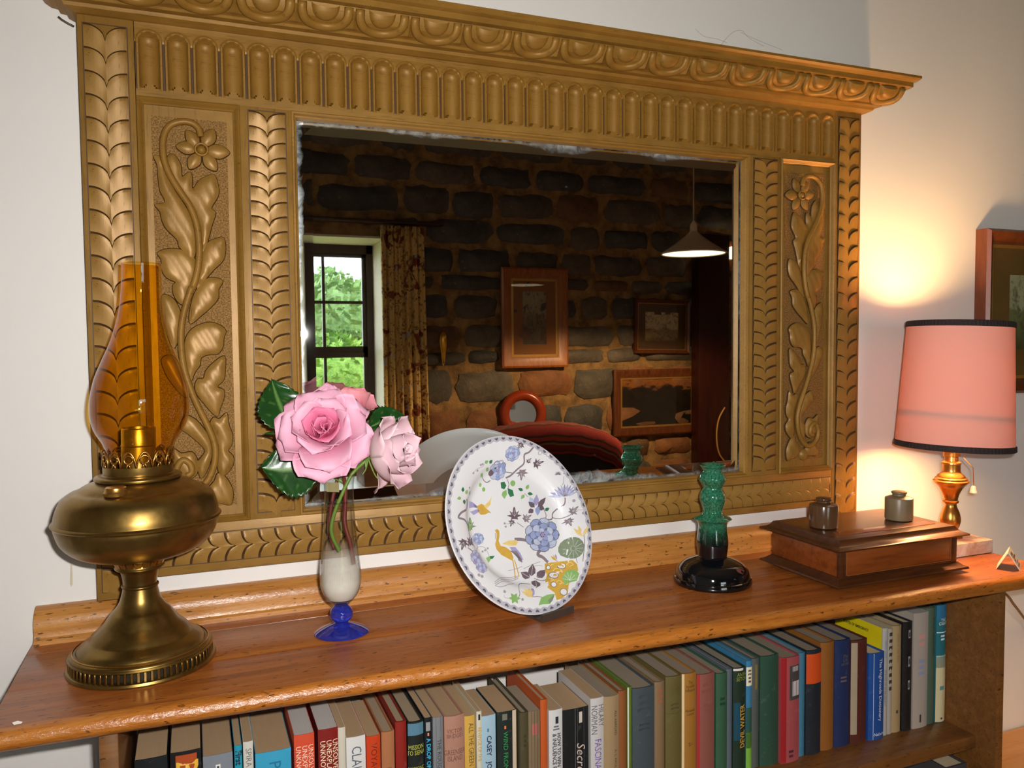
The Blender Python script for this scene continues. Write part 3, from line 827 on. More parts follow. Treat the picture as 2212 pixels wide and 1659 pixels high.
LEAVES = [
 [c1(*p) for p in ((150,490),(178,560),(185,650),(200,760),(240,850),(160,868),(200,925),(215,990),(250,1060),(330,1140),(350,1200),(400,1250),(432,1308),(470,1275),(485,1150),(465,1010),(390,870),(310,750),(250,620),(208,500))],
 [c1(*p) for p in ((290,470),(330,500),(362,560),(372,650),(400,632),(432,615),(450,650),(452,740),(472,730),(500,685),(560,650),(622,635),(655,720),(655,800),(602,895),(635,935),(600,1050),(570,1170),(540,1260),(520,1150),(505,1010),(445,890),(365,780),(295,670),(245,560),(255,500))],
 [c1(*p) for p in ((180,1245),(260,1215),(360,1220),(430,1262),(475,1300),(485,1400),(445,1530),(405,1640),(350,1640),(305,1570),(300,1500),(320,1475),(250,1440),(215,1380),(210,1300))],
 [c1(*p) for p in ((525,1270),(570,1170),(640,1135),(700,1130),(712,1230),(690,1310),(620,1380),(560,1450),(505,1525),(485,1500),(505,1400))],
 [c1(*p) for p in ((555,1455),(620,1440),(690,1465),(660,1530),(655,1600),(610,1660),(520,1740),(440,1800),(430,1720),(470,1560))],
 [c2(*p) for p in ((275,285),(370,245),(450,255),(505,300),(490,350),(485,410),(450,460),(390,465),(335,488),(325,540),(290,590),(262,650),(230,590),(218,480),(225,360))],
 [c2(*p) for p in ((495,475),(500,560),(490,640),(445,690),(490,710),(490,770),(465,840),(450,890),(410,870),(350,800),(310,750),(290,690),(310,635),(350,630),(365,580),(420,520))],
 [c2(*p) for p in ((510,870),(525,950),(550,1020),(545,1090),(520,1130),(555,1170),(555,1230),(510,1290),(470,1310),(445,1230),(450,1120),(430,1020),(395,950),(420,900),(460,910))],
 [c2(*p) for p in ((450,1285),(500,1310),(540,1370),(555,1430),(540,1505),(480,1495),(430,1490),(395,1440),(385,1390),(425,1340))],
 [c2(*p) for p in ((225,890),(280,905),(330,950),(395,1040),(412,1120),(400,1200),(370,1280),(330,1320),(305,1220),(340,1170),(360,1130),(325,1085),(250,1020),(190,970))],
 [c2(*p) for p in ((140,1120),(200,1150),(270,1140),(310,1200),(305,1290),(250,1330),(200,1320),(150,1240))],
 [c2(*p) for p in ((60,60),(130,70),(175,130),(195,200),(185,320),(150,420),(110,360),(70,220))],
 [c2(*p) for p in ((60,500),(120,470),(175,520),(215,620),(260,740),(220,760),(150,690),(90,600))],
 [c2(*p) for p in ((300,1400),(250,1370),(180,1400),(130,1460),(140,1510),(220,1500),(290,1490),(330,1450))],
]
LEAVES = [[uv(p) for p in L] for L in LEAVES]
fc = uv(c1(523, 445)); TIPS = [uv(c1(*p)) for p in ((405,290),(622,283),(745,465),(640,606),(428,590),(325,412))]
def smooth_loop(pts, k_=3):
    sm = []; n = len(pts)
    for i in range(n):
        p0, p1, p2, p3 = pts[i-1], pts[i], pts[(i+1) % n], pts[(i+2) % n]
        for k in range(k_):
            t_ = k/k_
            sm.append(tuple(.5*((2*p1[j])+(-p0[j]+p2[j])*t_+(2*p0[j]-5*p1[j]+4*p2[j]-p3[j])*t_*t_+(-p0[j]+3*p1[j]-3*p2[j]+p3[j])*t_**3) for j in (0, 1)))
    return sm
def seg_dist(p, loop):
    best = 9
    n = len(loop)
    for i in range(n):
        ax_, ay = loop[i]; bx_, by = loop[(i+1) % n]; dx, dy = bx_-ax_, by-ay
        q = dx*dx+dy*dy; t_ = 0 if q == 0 else max(0, min(1, ((p[0]-ax_)*dx+(p[1]-ay)*dy)/q))
        best = min(best, (p[0]-ax_-t_*dx)**2+(p[1]-ay-t_*dy)**2)
    return math.sqrt(best)
def in_poly(p, loop):
    c = False; n = len(loop); j = n-1
    for i in range(n):
        if (loop[i][1] > p[1]) != (loop[j][1] > p[1]) and p[0] < (loop[j][0]-loop[i][0])*(p[1]-loop[i][1])/(loop[j][1]-loop[i][1])+loop[i][0]: c = not c
        j = i
    return c
def fill(loop, step):
    """triangles that fill an outline, with inner points every `step`"""
    xs_ = [p[0] for p in loop]; zs_ = [p[1] for p in loop]
    inner = []
    z_ = min(zs_)+step/2; r_ = 0
    while z_ < max(zs_):
        x = min(xs_)+step*(.5 if r_ % 2 else .25)
        while x < max(xs_):
            if in_poly((x, z_), loop) and seg_dist((x, z_), loop) > step*.45: inner.append((x, z_))
            x += step
        z_ += step*.87; r_ += 1
    vs = [Vector(p) for p in loop]+[Vector(p) for p in inner]; n = len(loop)
    res = geometry.delaunay_2d_cdt(vs, [], [list(range(n))], 1, 1e-7)
    return [tuple(p) for p in res[0]], [tuple(f_) for f_ in res[2]]
def relief(pts, h, inset, vein=True):
    """carved raised shape with rounded shoulders from an outline in the XZ plane (front towards -Y)"""
    loop = smooth_loop(pts)
    P, T = fill(loop, .0035)
    n0 = len(P)
    cx = sum(p[0] for p in loop)/len(loop); cz = sum(p[1] for p in loop)/len(loop)
    V = []
    for p in P:
        d = seg_dist(p, loop)
        y = h*(.50+.50*(1-math.exp(-d/(inset*1.7))))
        if vein: y += .0004*math.sin((p[0]*1.0+p[1]*.55)*420)*min(1, d/.004)
        V.append((p[0], -y, p[1]))
    F = []
    for t_ in T:
        a_, b_, c_ = (P[k] for k in t_)
        ccw = (b_[0]-a_[0])*(c_[1]-a_[1])-(b_[1]-a_[1])*(c_[0]-a_[0])
        F.append(t_ if ccw > 0 else t_[::-1])
    nt = len(F)
    m = len(loop); b = len(V)
    area = sum(loop[k][0]*loop[(k+1) % m][1]-loop[(k+1) % m][0]*loop[k][1] for k in range(m))
    if area < 0: loop = loop[::-1]
    V += [(x, -h*.5, z_) for x, z_ in loop]+[(x+0, .001, z_) for x, z_ in loop]
    for k in range(m):
        k2 = (k+1) % m; F.append((b+k, b+m+k, b+m+k2, b+k2))
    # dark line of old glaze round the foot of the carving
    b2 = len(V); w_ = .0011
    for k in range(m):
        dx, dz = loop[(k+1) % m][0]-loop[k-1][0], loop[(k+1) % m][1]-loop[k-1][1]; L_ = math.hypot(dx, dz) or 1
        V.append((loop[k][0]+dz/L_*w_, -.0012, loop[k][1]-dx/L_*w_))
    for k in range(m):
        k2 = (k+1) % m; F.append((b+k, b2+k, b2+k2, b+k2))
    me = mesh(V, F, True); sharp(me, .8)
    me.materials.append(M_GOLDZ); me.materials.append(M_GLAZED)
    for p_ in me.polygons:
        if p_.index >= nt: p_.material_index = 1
    return me
def carved_panel(x0, x1, flip, lab):
    W_, H_ = x1-x0, ZP1-ZP0
    def XZ(p): return (x0+W_*(1-p[0] if flip else p[0]), ZP0+H_*p[1])
    pan = mp('panel', box_me(x0+.001, x1-.001, YPAN+.0035, YB, ZP0+.001, ZP1-.001), M_GOLDZ)
    link('panel_moulding', panel_mould(x0, x1, ZP0, ZP1), M_GOLDS, pan)
    link('stippled_ground', box_me(x0+W_*.13, x1-W_*.13, YPAN+.0022, YPAN+.004, ZP0+.022, ZP1-.022), M_STIP, pan)
    for L in LEAVES:
        pts = [XZ(p) for p in L]
        me = relief(pts, .0085, .0022)
        o = link('carved_leaf', me, None, pan); o.location = (0, YPAN+.003, 0)
        # leaf vein
    P = [Vector((XZ(p)[0], YPAN-.0050, XZ(p)[1])) for p in smooth_prof(STEM, 4)]
    link('carved_stem', tube(P, .0044, 8), M_GOLDS, pan)
    P2 = [p+Vector((.0, -.0034, 0)) for p in P]
    link('stem_groove', tube(P2, .0011, 5), M_GOLDZ, pan)
    cx, cz = XZ(fc)
    for tp in TIPS:
        tx, tz = XZ(tp); d = Vector((tx-cx, 0, tz-cz)); L_ = d.length; d.normalize(); s_ = Vector((-d.z, 0, d.x))
        pts = [Vector((cx, 0, cz))+d*(L_*a_)+s_*(L_*b_) for a_, b_ in ((.22, -.08), (.5, -.25), (.75, -.22), (1, 0), (.78, .20), (.5, .26), (.22, .10))]
        o = link('carved_petal', relief([(p.x, p.z) for p in pts], .0070, .0020, False), None, pan); o.location = (0, YPAN+.002, 0)
    rad = abs(TIPS[2][0]-fc[0])*W_
    V, F = [], []
    for i in range(24):
        a = 2*PI*i/24
        for k in range(6):
            bq = 2*PI*k/6; rr_ = rad*.215+rad*.045*math.cos(bq); V.append((cx+rr_*math.cos(a), YPAN-.0055+.0022*math.sin(bq), cz+rr_*math.sin(a)))
    for i in range(24):
        for k in range(6): F.append((i*6+k, ((i+1) % 24)*6+k, ((i+1) % 24)*6+(k+1) % 6, i*6+(k+1) % 6))
    link('flower_ring', mesh(V, F, True), M_GOLDS, pan)
    o = link('flower_boss', lathe(smooth_prof([(rad*.17, 0), (rad*.16, .003), (rad*.10, .006), (.0002, .0075)], 3), 20), M_GOLDS, pan)
    o.rotation_euler = (PI/2, 0, 0); o.location = (cx, YPAN-.001, cz)
    bx_, bz_ = XZ((.5, .055))
    o = link('carved_boss', lathe(smooth_prof([(.011, 0), (.0105, .003), (.006, .0065), (.0002, .0078)], 3), 20), M_GOLDZ, pan)
    o.rotation_euler = (PI/2, 0, 0); o.location = (bx_, YPAN+.002, bz_)
    return pan
carved_panel(SL, PL, False, '')
carved_panel(PR, SR, True, '')

# --- sight moulding and bevelled glass
GX0, GX1, GZ0, GZ1 = CL_+.0085, CR_-.0060, ZP0+.0085, ZP1-.0070
v, f = [], []
pr = [(0, YF+.0005), (.0015, YF-.0012), (.004, YF-.0006), (.0055, YF+.004), (.0078, YF+.0052), (.0095, YG-.0005)]
for cx, cz, sx, sz in ((CL_-.0005, ZP0-.0005, 1, 1), (CR_+.0005, ZP0-.0005, -1, 1), (CR_+.0005, ZP1+.0005, -1, -1), (CL_-.0005, ZP1+.0005, 1, -1)):
    for d, y in pr: v.append((cx+sx*d, y, cz+sz*d))
m = len(pr)
for i in range(4):
    for k in range(m-1): f.append((i*m+k, ((i+1) % 4)*m+k, ((i+1) % 4)*m+k+1, i*m+k+1))
bm = bmesh.new(); bm.from_mesh(mesh(v, f)); mp('sight_moulding', sharp(bm_mesh(bm, True), .6), M_GOLDS)
def mirror_mat():
    t = NT('old_looking_glass')
    at_ = t.new('Attribute', attribute_name='edge'); v = t.coord()
    n = t.noise(v, 16, 6, .68, .6); n2 = t.noise(v, 120, 4, .7); n3 = t.noise(v, 4.5, 4, .6)
    e_ = at_.outputs['Fac']
    w = t.math('ADD', t.math('MULTIPLY', n, .9), t.math('MULTIPLY', n3, .7))
    m1 = t.math('SUBTRACT', t.math('ADD', e_, w), 1.20)
    fac = t.ramp(m1, [(.0, (0,0,0)), (.10, (.35,.35,.35)), (.30, (.85,.85,.85))])
    spk = t.ramp(n2, [(.70, (0,0,0)), (.74, (.6,.6,.6))])
    spk = t.math('MULTIPLY', spk, t.math('ADD', t.math('MULTIPLY', e_, .8), .25))
    fac = t.math('MAXIMUM', fac, spk)
    crack = t.noise(v, 45, 5, .7, 1.2)
    dcol = t.ramp(crack, [(.35, srgb(70, 70, 72)), (.5, srgb(150, 156, 158)), (.66, srgb(196, 202, 202))])
    gl = t.bsdf((.88, .89, .86), .010, 1.0)
    df = t.bsdf(dcol, .35, .25)
    mx = t.new('MixShader'); t.ln(fac, mx.inputs[0]); t.ln(gl, mx.inputs[1]); t.ln(df, mx.inputs[2])
    return t.done(mx.outputs[0])
BV = .0205                      # bevel width
xs = [GX0, GX0+BV*.5, GX0+BV]+[GX0+BV+(GX1-GX0-2*BV)*i/56 for i in range(1, 56)]+[GX1-BV, GX1-BV*.5, GX1]
zs = [GZ0, GZ0+BV*.5, GZ0+BV]+[GZ0+BV+(GZ1-GZ0-2*BV)*i/42 for i in range(1, 42)]+[GZ1-BV, GZ1-BV*.5, GZ1]
V, F, ED = [], [], []
for z_ in zs:
    for x in xs:
        d = min(x-GX0, GX1-x, z_-GZ0, GZ1-z_)
        V.append((x, YG+.0022*max(0, 1-d/BV), z_))
        ed = math.exp(-d/.012)*.62
        dt, db = GZ1-z_, z_-GZ0
        if dt < .05: ed = max(ed, (.75*math.exp(-((x-.42)/.09)**2)+.55*math.exp(-((x-.06)/.10)**2))*math.exp(-dt/.026))
        if db < .03: ed = max(ed, .95*math.exp(-((x-.40)/.14)**4)*math.exp(-(db/.021)**3))
        if x-GX0 < .03: ed = max(ed, .62*math.exp(-((z_-1.72)/.12)**2)*math.exp(-(x-GX0)/.02))
        ED.append(ed)
nx = len(xs)
for j in range(len(zs)-1):
    for i in range(nx-1): q = j*nx+i; F.append((q, q+1, q+nx+1, q+nx))
me = mesh(V, F); at_ = me.attributes.new('edge', 'FLOAT', 'POINT'); at_.data.foreach_set('value', ED)
mp('mirror_glass', me, mirror_mat())
mp('backing', box_me(GX0-.006, GX1+.006, YG+.0032, YB, GZ0-.006, GZ1+.006), M_OAKD)
# bent wire hook showing behind the cornice
P = [at(x, y, 1, -.018) for x, y in ((126, 36), (133, 42), (146, 50), (160, 57))]
mp('hanging_wire', tube(P, .0012, 6), plain('rusty_wire', srgb(110, 96, 80), .5, .8))
# ================================================================== BOOKCASE
ZT = 1.08
M_PINE = None
def pine_mat(name, c1, c2, c3, rough, coat, dents=0.0):
    t = NT(name)
    g = t.noise(t.coord('Object', (1.6, 26, 26)), 3.2, 6, .62, .5)
    f = t.noise(t.coord('Object', (12, 190, 190)), 3, 4, .6)
    k = t.noise(t.coord('Object', (34, 150, 90)), 2.4, 2, .5)
    b = t.noise(t.coord('Object', (3, 9, 9)), 2, 3, .5)
    col = t.ramp(g, [(.28, c1), (.52, c2), (.76, c3)])
    col = t.mix(t.math('MULTIPLY', b, .45), col, dark(c1, .8))
    col = t.mix(t.ramp(f, [(.5, (0,0,0)), (.75, (.45,.45,.45))]), col, dark(c1, .55))
    col = t.mix(t.ramp(k, [(.640, (0,0,0)), (.69, (.85,.85,.85))]), col, dark(c1, .16))
    rg = t.math('ADD', t.math('MULTIPLY', b, .16), rough-.08)
    hgt = f
    if dents: hgt = t.math('ADD', t.math('MULTIPLY', f, .25), t.noise(t.coord('Object', (26, 60, 60)), 3, 4, .6))
    sh_ = t.bsdf(col, rg, 0, hgt, .10 if not dents else dents, .0008 if not dents else .003, Coat_Weight=coat, Coat_Roughness=.20)
    nb = [n_ for n_ in t.n if n_.type == 'BUMP']; pb = [n_ for n_ in t.n if n_.type == 'BSDF_PRINCIPLED'][0]
    if nb: t.ln(nb[0].outputs[0], pb.inputs['Coat Normal'])
    return t.done(sh_)
M_PINE = pine_mat('varnished_pine', srgb(138, 70, 22), srgb(174, 97, 36), srgb(196, 122, 52), .40, .32)
M_PINEE = pine_mat('worn_pine_edge', srgb(142, 78, 22), srgb(186, 112, 40), srgb(204, 136, 60), .34, .5, .5)
M_PINES = pine_mat('pine_strip', srgb(168, 104, 40), srgb(198, 136, 66), srgb(212, 156, 86), .42, .35, .25)
M_PINED = pine_mat('dark_stained_pine', srgb(104, 64, 26), srgb(128, 82, 36), srgb(146, 98, 48), .4, .2)
bc = empty('bookcase', (.42, -.14, 0)); tag(bc, 'varnished pine bookcase with worn rounded top board', 'bookcase')
def bp(name, me, mat):
    o = link(name, me, mat, bc); o.location = (-.42, .14, 0); return o
BX0, BX1 = -0.3465, 1.178
def yfront(x): return -.283-.030*(x-BX0)
TH = .023
bp('top_plank', box_me(BX0, BX1, -.0600, -.0003, ZT-TH, ZT, .0006), M_PINE)
bp('top_plank', box_me(BX0, BX1, -.1752, -.0604, ZT-TH, ZT-.0001, .0006), M_PINE)
bp('top_plank', mesh(*(lambda a: a)((
    [(BX0, -.1755, ZT-TH), (BX1, -.1755, ZT-TH), (BX1, yfront(BX1)+.016, ZT-TH), (BX0, yfront(BX0)+.016, ZT-TH), (BX0, -.1755, ZT), (BX1, -.1755, ZT), (BX1, yfront(BX1)+.016, ZT), (BX0, yfront(BX0)+.016, ZT)],
    box_vf(0, 1, 0, 1, 0, 1)[1]))), M_PINE)
# rounded, knocked-about front edge
rr = random.Random(5)
V, F = [], []
NX, NK = 150, 12
nick = [0]*(NX+1)
for _ in range(36):
    c_ = rr.randrange(2, NX-2); d_ = rr.uniform(.0004, .0014)
    nick[c_] = max(nick[c_], d_); nick[c_+1] = max(nick[c_+1], d_*.5)
for i in range(NX+1):
    x = BX0+(BX1-BX0)*i/NX; yf = yfront(x)
    V.append((x, yf+.0165, ZT))
    for k in range(NK+1):
        a = PI/2-PI*k/NK
        wob = .00015*math.sin(i*.9+k)+nick[i]*max(0, math.sin(PI*k/NK*1.3))*(1 if k < NK*.8 else .4)
        V.append((x, yf+.0165-(.0165-wob)*math.cos(a)**.8, ZT-TH/2+(TH/2-wob*.6)*math.sin(a)))
    V.append((x, yf+.0165, ZT-TH))
m = NK+3
for i in range(NX):
    for k in range(m-1): q = i*m+k; F.append((q, q+m, q+m+1, q+1))
F.append(tuple(range(m))); F.append(tuple(NX*m+k for k in range(m-1, -1, -1)))
bm = bmesh.new(); bm.from_mesh(mesh(V, F)); bp('front_nosing', bm_mesh(bm, True, .9), M_PINEE)
# pale chip on the corner of the edge
pc_ = [at(x, y, 1, yfront(-.33)-.0006) for x, y in ((26, 1561), (38, 1557), (49, 1559), (46, 1563), (30, 1566))]
bp('paint_chip', mesh(pc_, [(0, 1, 2, 3, 4)]), plain('pale_chip', srgb(228, 216, 206), .6))
# moulded strip along the back
pr = [(-.0005, 0), (-.030, 0), (-.030, .006), (-.026, .0085), (-.0245, .013), (-.0255, .020), (-.0255, .027), (-.022, .034), (-.0165, .0395), (-.012, .0425), (-.008, .0445), (-.0005, .0445)]
V = [(x, y, ZT+z_) for x in (BX0+.003, BX1-.002) for y, z_ in pr]; m = len(pr)
F = [(k, (k+1) % m, m+(k+1) % m, m+k) for k in range(m)]+[tuple(range(m-1, -1, -1)), tuple(range(m, 2*m))]
bm = bmesh.new(); bm.from_mesh(mesh(V, F)); bp('back_strip', bm_mesh(bm, True, .5), M_PINES)
LXI, RXI = -0.2290, 1.0785
bp('side_panel', box_me(-.2478, LXI, -.262, -.004, 0, ZT-TH, .0015), M_PINED)
bp('side_panel', box_me(RXI, 1.0945, -.288, -.004, 0, ZT-TH, .0015), M_PINED)
ZS = .788
for zz in (ZS, .50, .20): bp('shelf', box_me(LXI, RXI, -.252, -.004, zz-.022, zz, .0015), M_PINED)
# low chest beyond the bookcase
ch_ = empty('low_chest', (1.72, -.24, 0)); tag(ch_, 'low tan wooden chest against the wall beyond the bookcase', 'chest')
M_TAN = wood('tan_wood', srgb(176, 122, 66), srgb(196, 142, 84), srgb(208, 156, 98), .4, 'X', 1, False)
link('chest_lid', box_me(-.40, .50, -.20, .235, .575, .605, .006), M_TAN, ch_)
link('chest_body', box_me(-.38, .48, -.18, .23, .04, .574, .004), M_TAN, ch_)
for sx in (-.36, .42):
    for yy in (-.16, .17): link('foot', box_me(sx, sx+.05, yy, yy+.05, 0, .0398), M_TAN, ch_)

# ================================================================== BRASS OIL LAMP
def brass_mat(name, a, b, rough):
    t = NT(name); v = t.coord(); n = t.noise(v, 14, 5, .65); f = t.noise(v, 90, 4, .6)
    c = t.mix(t.ramp(n, [(.35, (0,0,0)), (.7, (1,1,1))]), a, b)
    return t.done(t.bsdf(c, t.math('ADD', t.math('MULTIPLY', f, .16), rough-.06), .92, f, .05, .0005))
M_BRASS = brass_mat('aged_brass', srgb(116, 90, 44), srgb(164, 132, 70), .30)
M_BRASSB = brass_mat('warm_brass', srgb(176, 124, 52), srgb(206, 158, 84), .28)
lamp = empty('oil_lamp', (-.2105, -.1375, ZT)); lamp.scale = (.935, .935, 1); tag(lamp, 'tall antique brass oil lamp with amber glass chimney', 'oil lamp')
def lean(me, k=.030, z0=.15):
    for v_ in me.vertices:
        if v_.co.z > z0: v_.co.x += k*(v_.co.z-z0)
    return me
# foot with pierced gallery
foot = link('foot', lathe(smooth_prof([(.0845, .0175), (.0838, .0205), (.0795, .0228), (.0770, .0228), (.0755, .0250), (.0720, .0285), (.0640, .0330), (.0615, .0345)], 3)
    + smooth_prof([(.0600, .0365), (.0560, .0410), (.0500, .0462), (.0470, .0490)], 3) + smooth_prof([(.0455, .0505), (.0400, .0580), (.0365, .0625)], 3)
    + smooth_prof([(.0352, .0640), (.0300, .0690), (.0250, .0770), (.0222, .0860), (.0205, .0935)], 4), 64, False), M_BRASS, lamp)
link('base_ring', lathe([(.0800, .0002), (.0895, .0002), (.0900, .0020), (.0888, .0045), (.0862, .0055), (.0800, .0050)], 64, False), M_BRASS, lamp)
link('upper_ring', lathe([(.0800, .0158), (.0855, .0155), (.0866, .0170), (.0855, .0188), (.0800, .0190)], 64, False), M_BRASS, lamp)
for k in range(72):
    if k == 0: bar = box_me(-.0016, .0016, -.0008, .0008, .0048, .0162, .0004, 1)
    a = 2*PI*k/72
    o = link('gallery_bar', bar, M_BRASS, lamp); o.location = (.0853*math.cos(a), .0853*math.sin(a), 0); o.rotation_euler = (0, 0, a+PI/2)
link('inner_wall', lathe([(.078, .001), (.078, .018)], 48, False), plain('dark_brass', srgb(52, 42, 26), .6, .6), lamp)
link('bead_ring', lathe(smooth_prof([(.0800, .0218), (.0812, .0228), (.0800, .0238)], 2), 64, False), M_BRASSB, lamp)
link('stem_ring', lathe(smooth_prof([(.0203, .0925), (.0222, .0940), (.0222, .0960), (.0203, .0975)], 3), 48, False), M_BRASS, lamp)
link('neck', lathe(smooth_prof([(.0203, .0970), (.0208, .1040), (.0228, .1120), (.0250, .1155)], 4)+smooth_prof([(.0285, .1160), (.0300, .1180), (.0288, .1200), (.0282, .1240), (.0330, .1290), (.0400, .1315)], 3), 48, False), M_BRASS, lamp)
for k in range(20):
    if k == 0: pal = mesh([(-.0035, 0, .121), (.0035, 0, .121), (.0045, -.0048, .1285), (0, -.0075, .1300), (-.0045, -.0048, .1285), (0, -.0022, .1245)], [(0, 1, 5), (1, 2, 5), (2, 3, 5), (3, 4, 5), (4, 0, 5)])
    a = 2*PI*k/20
    o = link('neck_palmette', pal, M_BRASSB, lamp); o.location = (.0285*math.cos(a), .0285*math.sin(a), 0); o.rotation_euler = (0, 0, a+PI/2)
font = link('font', lean(lathe(smooth_prof([(.030, .1300), (.0560, .1335), (.0760, .1405), (.0900, .1530), (.0965, .1680), (.0975, .1745)], 5)
    + smooth_prof([(.0990, .1752), (.1008, .1772), (.0990, .1792)], 3) + smooth_prof([(.0975, .1800), (.0960, .1890), (.0905, .2030), (.0810, .2110), (.0735, .2135)], 5)
    + smooth_prof([(.0715, .2142), (.0640, .2190), (.0540, .2225), (.0500, .2240)], 3), 72, False)), M_BRASS, lamp)
cap = lean(lathe([(.0135, .2125), (.0140, .2160), (.0125, .2178), (.0120, .2215), (.0100, .2228), (.0002, .2232)], 24, True, (-.022, -.058, .0025))); link('filler_cap', cap, M_BRASSB, lamp)
coll = link('burner_collar', lean(lathe(smooth_prof([(.0480, .2238), (.0515, .2255), (.0518, .2285), (.0490, .2302), (.0420, .2315), (.0415, .2330)], 3)+[(.0415, .2420), (.0405, .2420), (.0405, .2335)], 56, False)), M_BRASS, lamp)
def crown_vf():
    parts = []
    N = 14
    for k in range(N):
        a0_ = 2*PI*k/N
        # keyhole shaped piercings: uprights, arches and cross rings
        P = []
        for j in range(13):
            t_ = j/12; th = a0_+(2*PI/N)*(t_-.5)
            zz = .2420+.0185*math.sin(PI*t_)**.6
            P.append((.0418*math.cos(th), .0418*math.sin(th), zz))
        parts.append(tube_vf(P, .0011, 5))
        P = [(.0418*math.cos(a0_+(2*PI/N)*.28*math.cos(q)), .0418*math.sin(a0_+(2*PI/N)*.28*math.cos(q)), .2520+.0048*math.sin(q)) for q in [2*PI*i/12 for i in range(13)]]
        parts.append(tube_vf(P, .0010, 5))
        for s in (-1, 1):
            th = a0_+(2*PI/N)*.16*s
            parts.append(tube_vf([(.0418*math.cos(a0_), .0418*math.sin(a0_), .2476), (.0418*math.cos(th), .0418*math.sin(th), .2418)], .0010, 5))
    return joined(parts)
v, f = crown_vf(); link('gallery_crown', lean(mesh(v, f, True)), M_BRASSB, lamp)
link('burner_tube', lean(lathe([(.0205, .2330), (.0205, .2640), (.0212, .2650), (.0205, .2662), (.0205, .2850), (.0195, .2862), (.0190, .2858), (.0190, .2400)], 40, False)), M_BRASSB, lamp)
wk = link('wick_knob', lathe([(.0002, 0), (.008, .0005), (.008, .003), (.0002, .0035)], 16, True), M_BRASSB, lamp)
wk.rotation_euler = (0, PI/2, 0); wk.location = (.020, .047, .232)
M_AMBER = glassy('amber_glass', (.985, .84, .30), .9, .02, (.90, .50, .07))
chim = link('chimney', lean(lathe(smooth_prof([(.0385, .2480), (.0395, .2580), (.0440, .2695), (.0525, .2830), (.0575, .2977), (.0588, .3120), (.0572, .3290), (.0525, .3485), (.0445, .3685), (.0364, .3880), (.0304, .4080), (.0262, .4280), (.0243, .4480), (.0236, .4680), (.0234, .4815)], 5), 72, False), .042), M_AMBER, lamp)
link('chimney_rim', lean(lathe([(.0234, .4812), (.0237, .4820), (.0234, .4826), (.0230, .4820), (.0234, .4812)], 48, False), .042), M_AMBER, chim)

# ================================================================== CANDLESTICK
cs = empty('candlestick', (.6165, -.1445, ZT+.0004)); tag(cs, 'turned pottery candlestick, speckled green running to glossy black foot', 'candlestick')
t = NT('green_black_glaze'); tc = t.new('TexCoord'); sx = t.new('SeparateXYZ'); t.ln(tc.outputs['Object'], sx.inputs[0])
n = t.noise(tc.outputs['Object'], 60, 4, .7); n2 = t.noise(tc.outputs['Object'], 420, 3, .6); n3 = t.noise(tc.outputs['Object'], 24, 4, .6)
h = t.math('ADD', sx.outputs['Z'], t.math('MULTIPLY', t.math('SUBTRACT', n, .5), .02))
sp = t.mix(t.ramp(n2, [(.40, (0,0,0)), (.66, (1,1,1))]), srgb(16, 66, 46), srgb(64, 128, 100))
mr = t.new('MapRange'); t.ln(h, mr.inputs[0]); mr.inputs[1].default_value = 0; mr.inputs[2].default_value = .19
c = t.ramp(mr.outputs[0], [(.0, srgb(10, 12, 14)), (.30, srgb(14, 14, 20)), (.42, srgb(14, 40, 30)), (.56, srgb(44, 130, 92)), (1, srgb(52, 132, 98))])
c = t.mix(t.ramp(mr.outputs[0], [(.36, (0,0,0)), (.56, (.85,.85,.85))]), c, sp)
c = t.mix(t.ramp(n3, [(.68, (0,0,0)), (.74, (.6,.6,.6))]), c, srgb(120, 110, 120))
M_GLAZE = t.done(t.bsdf(c, .06, 0, None, Coat_Weight=.6, Coat_Roughness=.04))
link('foot', lathe(smooth_prof([(.0605, .0), (.0618, .004), (.0605, .0095)], 3)+smooth_prof([(.0585, .0105), (.0572, .0165), (.0540, .0235), (.0440, .0320), (.0300, .0375), (.0225, .0400)], 4), 56), M_GLAZE, cs)
link('shaft', lathe(smooth_prof([(.0222, .0395), (.0228, .0450), (.0246, .0590), (.0248, .0660), (.0232, .0800), (.0222, .0900), (.0238, .0970), (.0285, .1010)], 4)+[(.0296, .1016), (.0284, .1030)]+smooth_prof([(.0215, .1060), (.0170, .1100), (.0155, .1150), (.0176, .1230), (.0205, .1340), (.0190, .1430), (.0150, .1505), (.0170, .1560), (.0212, .1640), (.0196, .1710), (.0152, .1775), (.0166, .1820), (.0200, .1858), (.0208, .1880)], 4)
    + [(.0188, .1884), (.0120, .1850), (.0108, .1760)], 48), M_GLAZE, cs)

# ================================================================== INKSTAND
ik = empty('inkstand', (.8945, -.1775, ZT+.0004)); tag(ik, 'dark wooden inkstand box with moulded lid and front drawer', 'inkstand')
M_MAH = wood('mahogany', srgb(92, 42, 14), srgb(130, 64, 24), srgb(150, 82, 34), .32, 'X', 1.4, False, .3)
M_MAHD = wood('dark_mahogany', srgb(52, 27, 12), srgb(78, 42, 20), srgb(98, 54, 26), .35, 'X', 1.4, False, .3)
hw, hd = .1375, .0905
def rect_sweep(prof):
    path = [(-1, -1), (1, -1), (1, 1), (-1, 1)]; V, F = [], []
    m = len(prof)
    for sx_, sy_ in path:
        for d, z_ in prof: V.append((sx_*(hw-d), sy_*(hd-d), z_))
    for i in range(4):
        for k in range(m-1): F.append((i*m+k, ((i+1) % 4)*m+k, ((i+1) % 4)*m+k+1, i*m+k+1))
    F.append(tuple(i*m for i in (3, 2, 1, 0))); F.append(tuple(i*m+m-1 for i in range(4)))
    bm = bmesh.new(); bm.from_mesh(mesh(V, F)); return bm_mesh(bm, True, .45)
link('plinth', rect_sweep([(.004, .0055), (-.001, .0055), (0, .0085), (.006, .0110), (.0105, .0150), (.0125, .0160), (.0125, .0172)]), M_MAHD, ik)
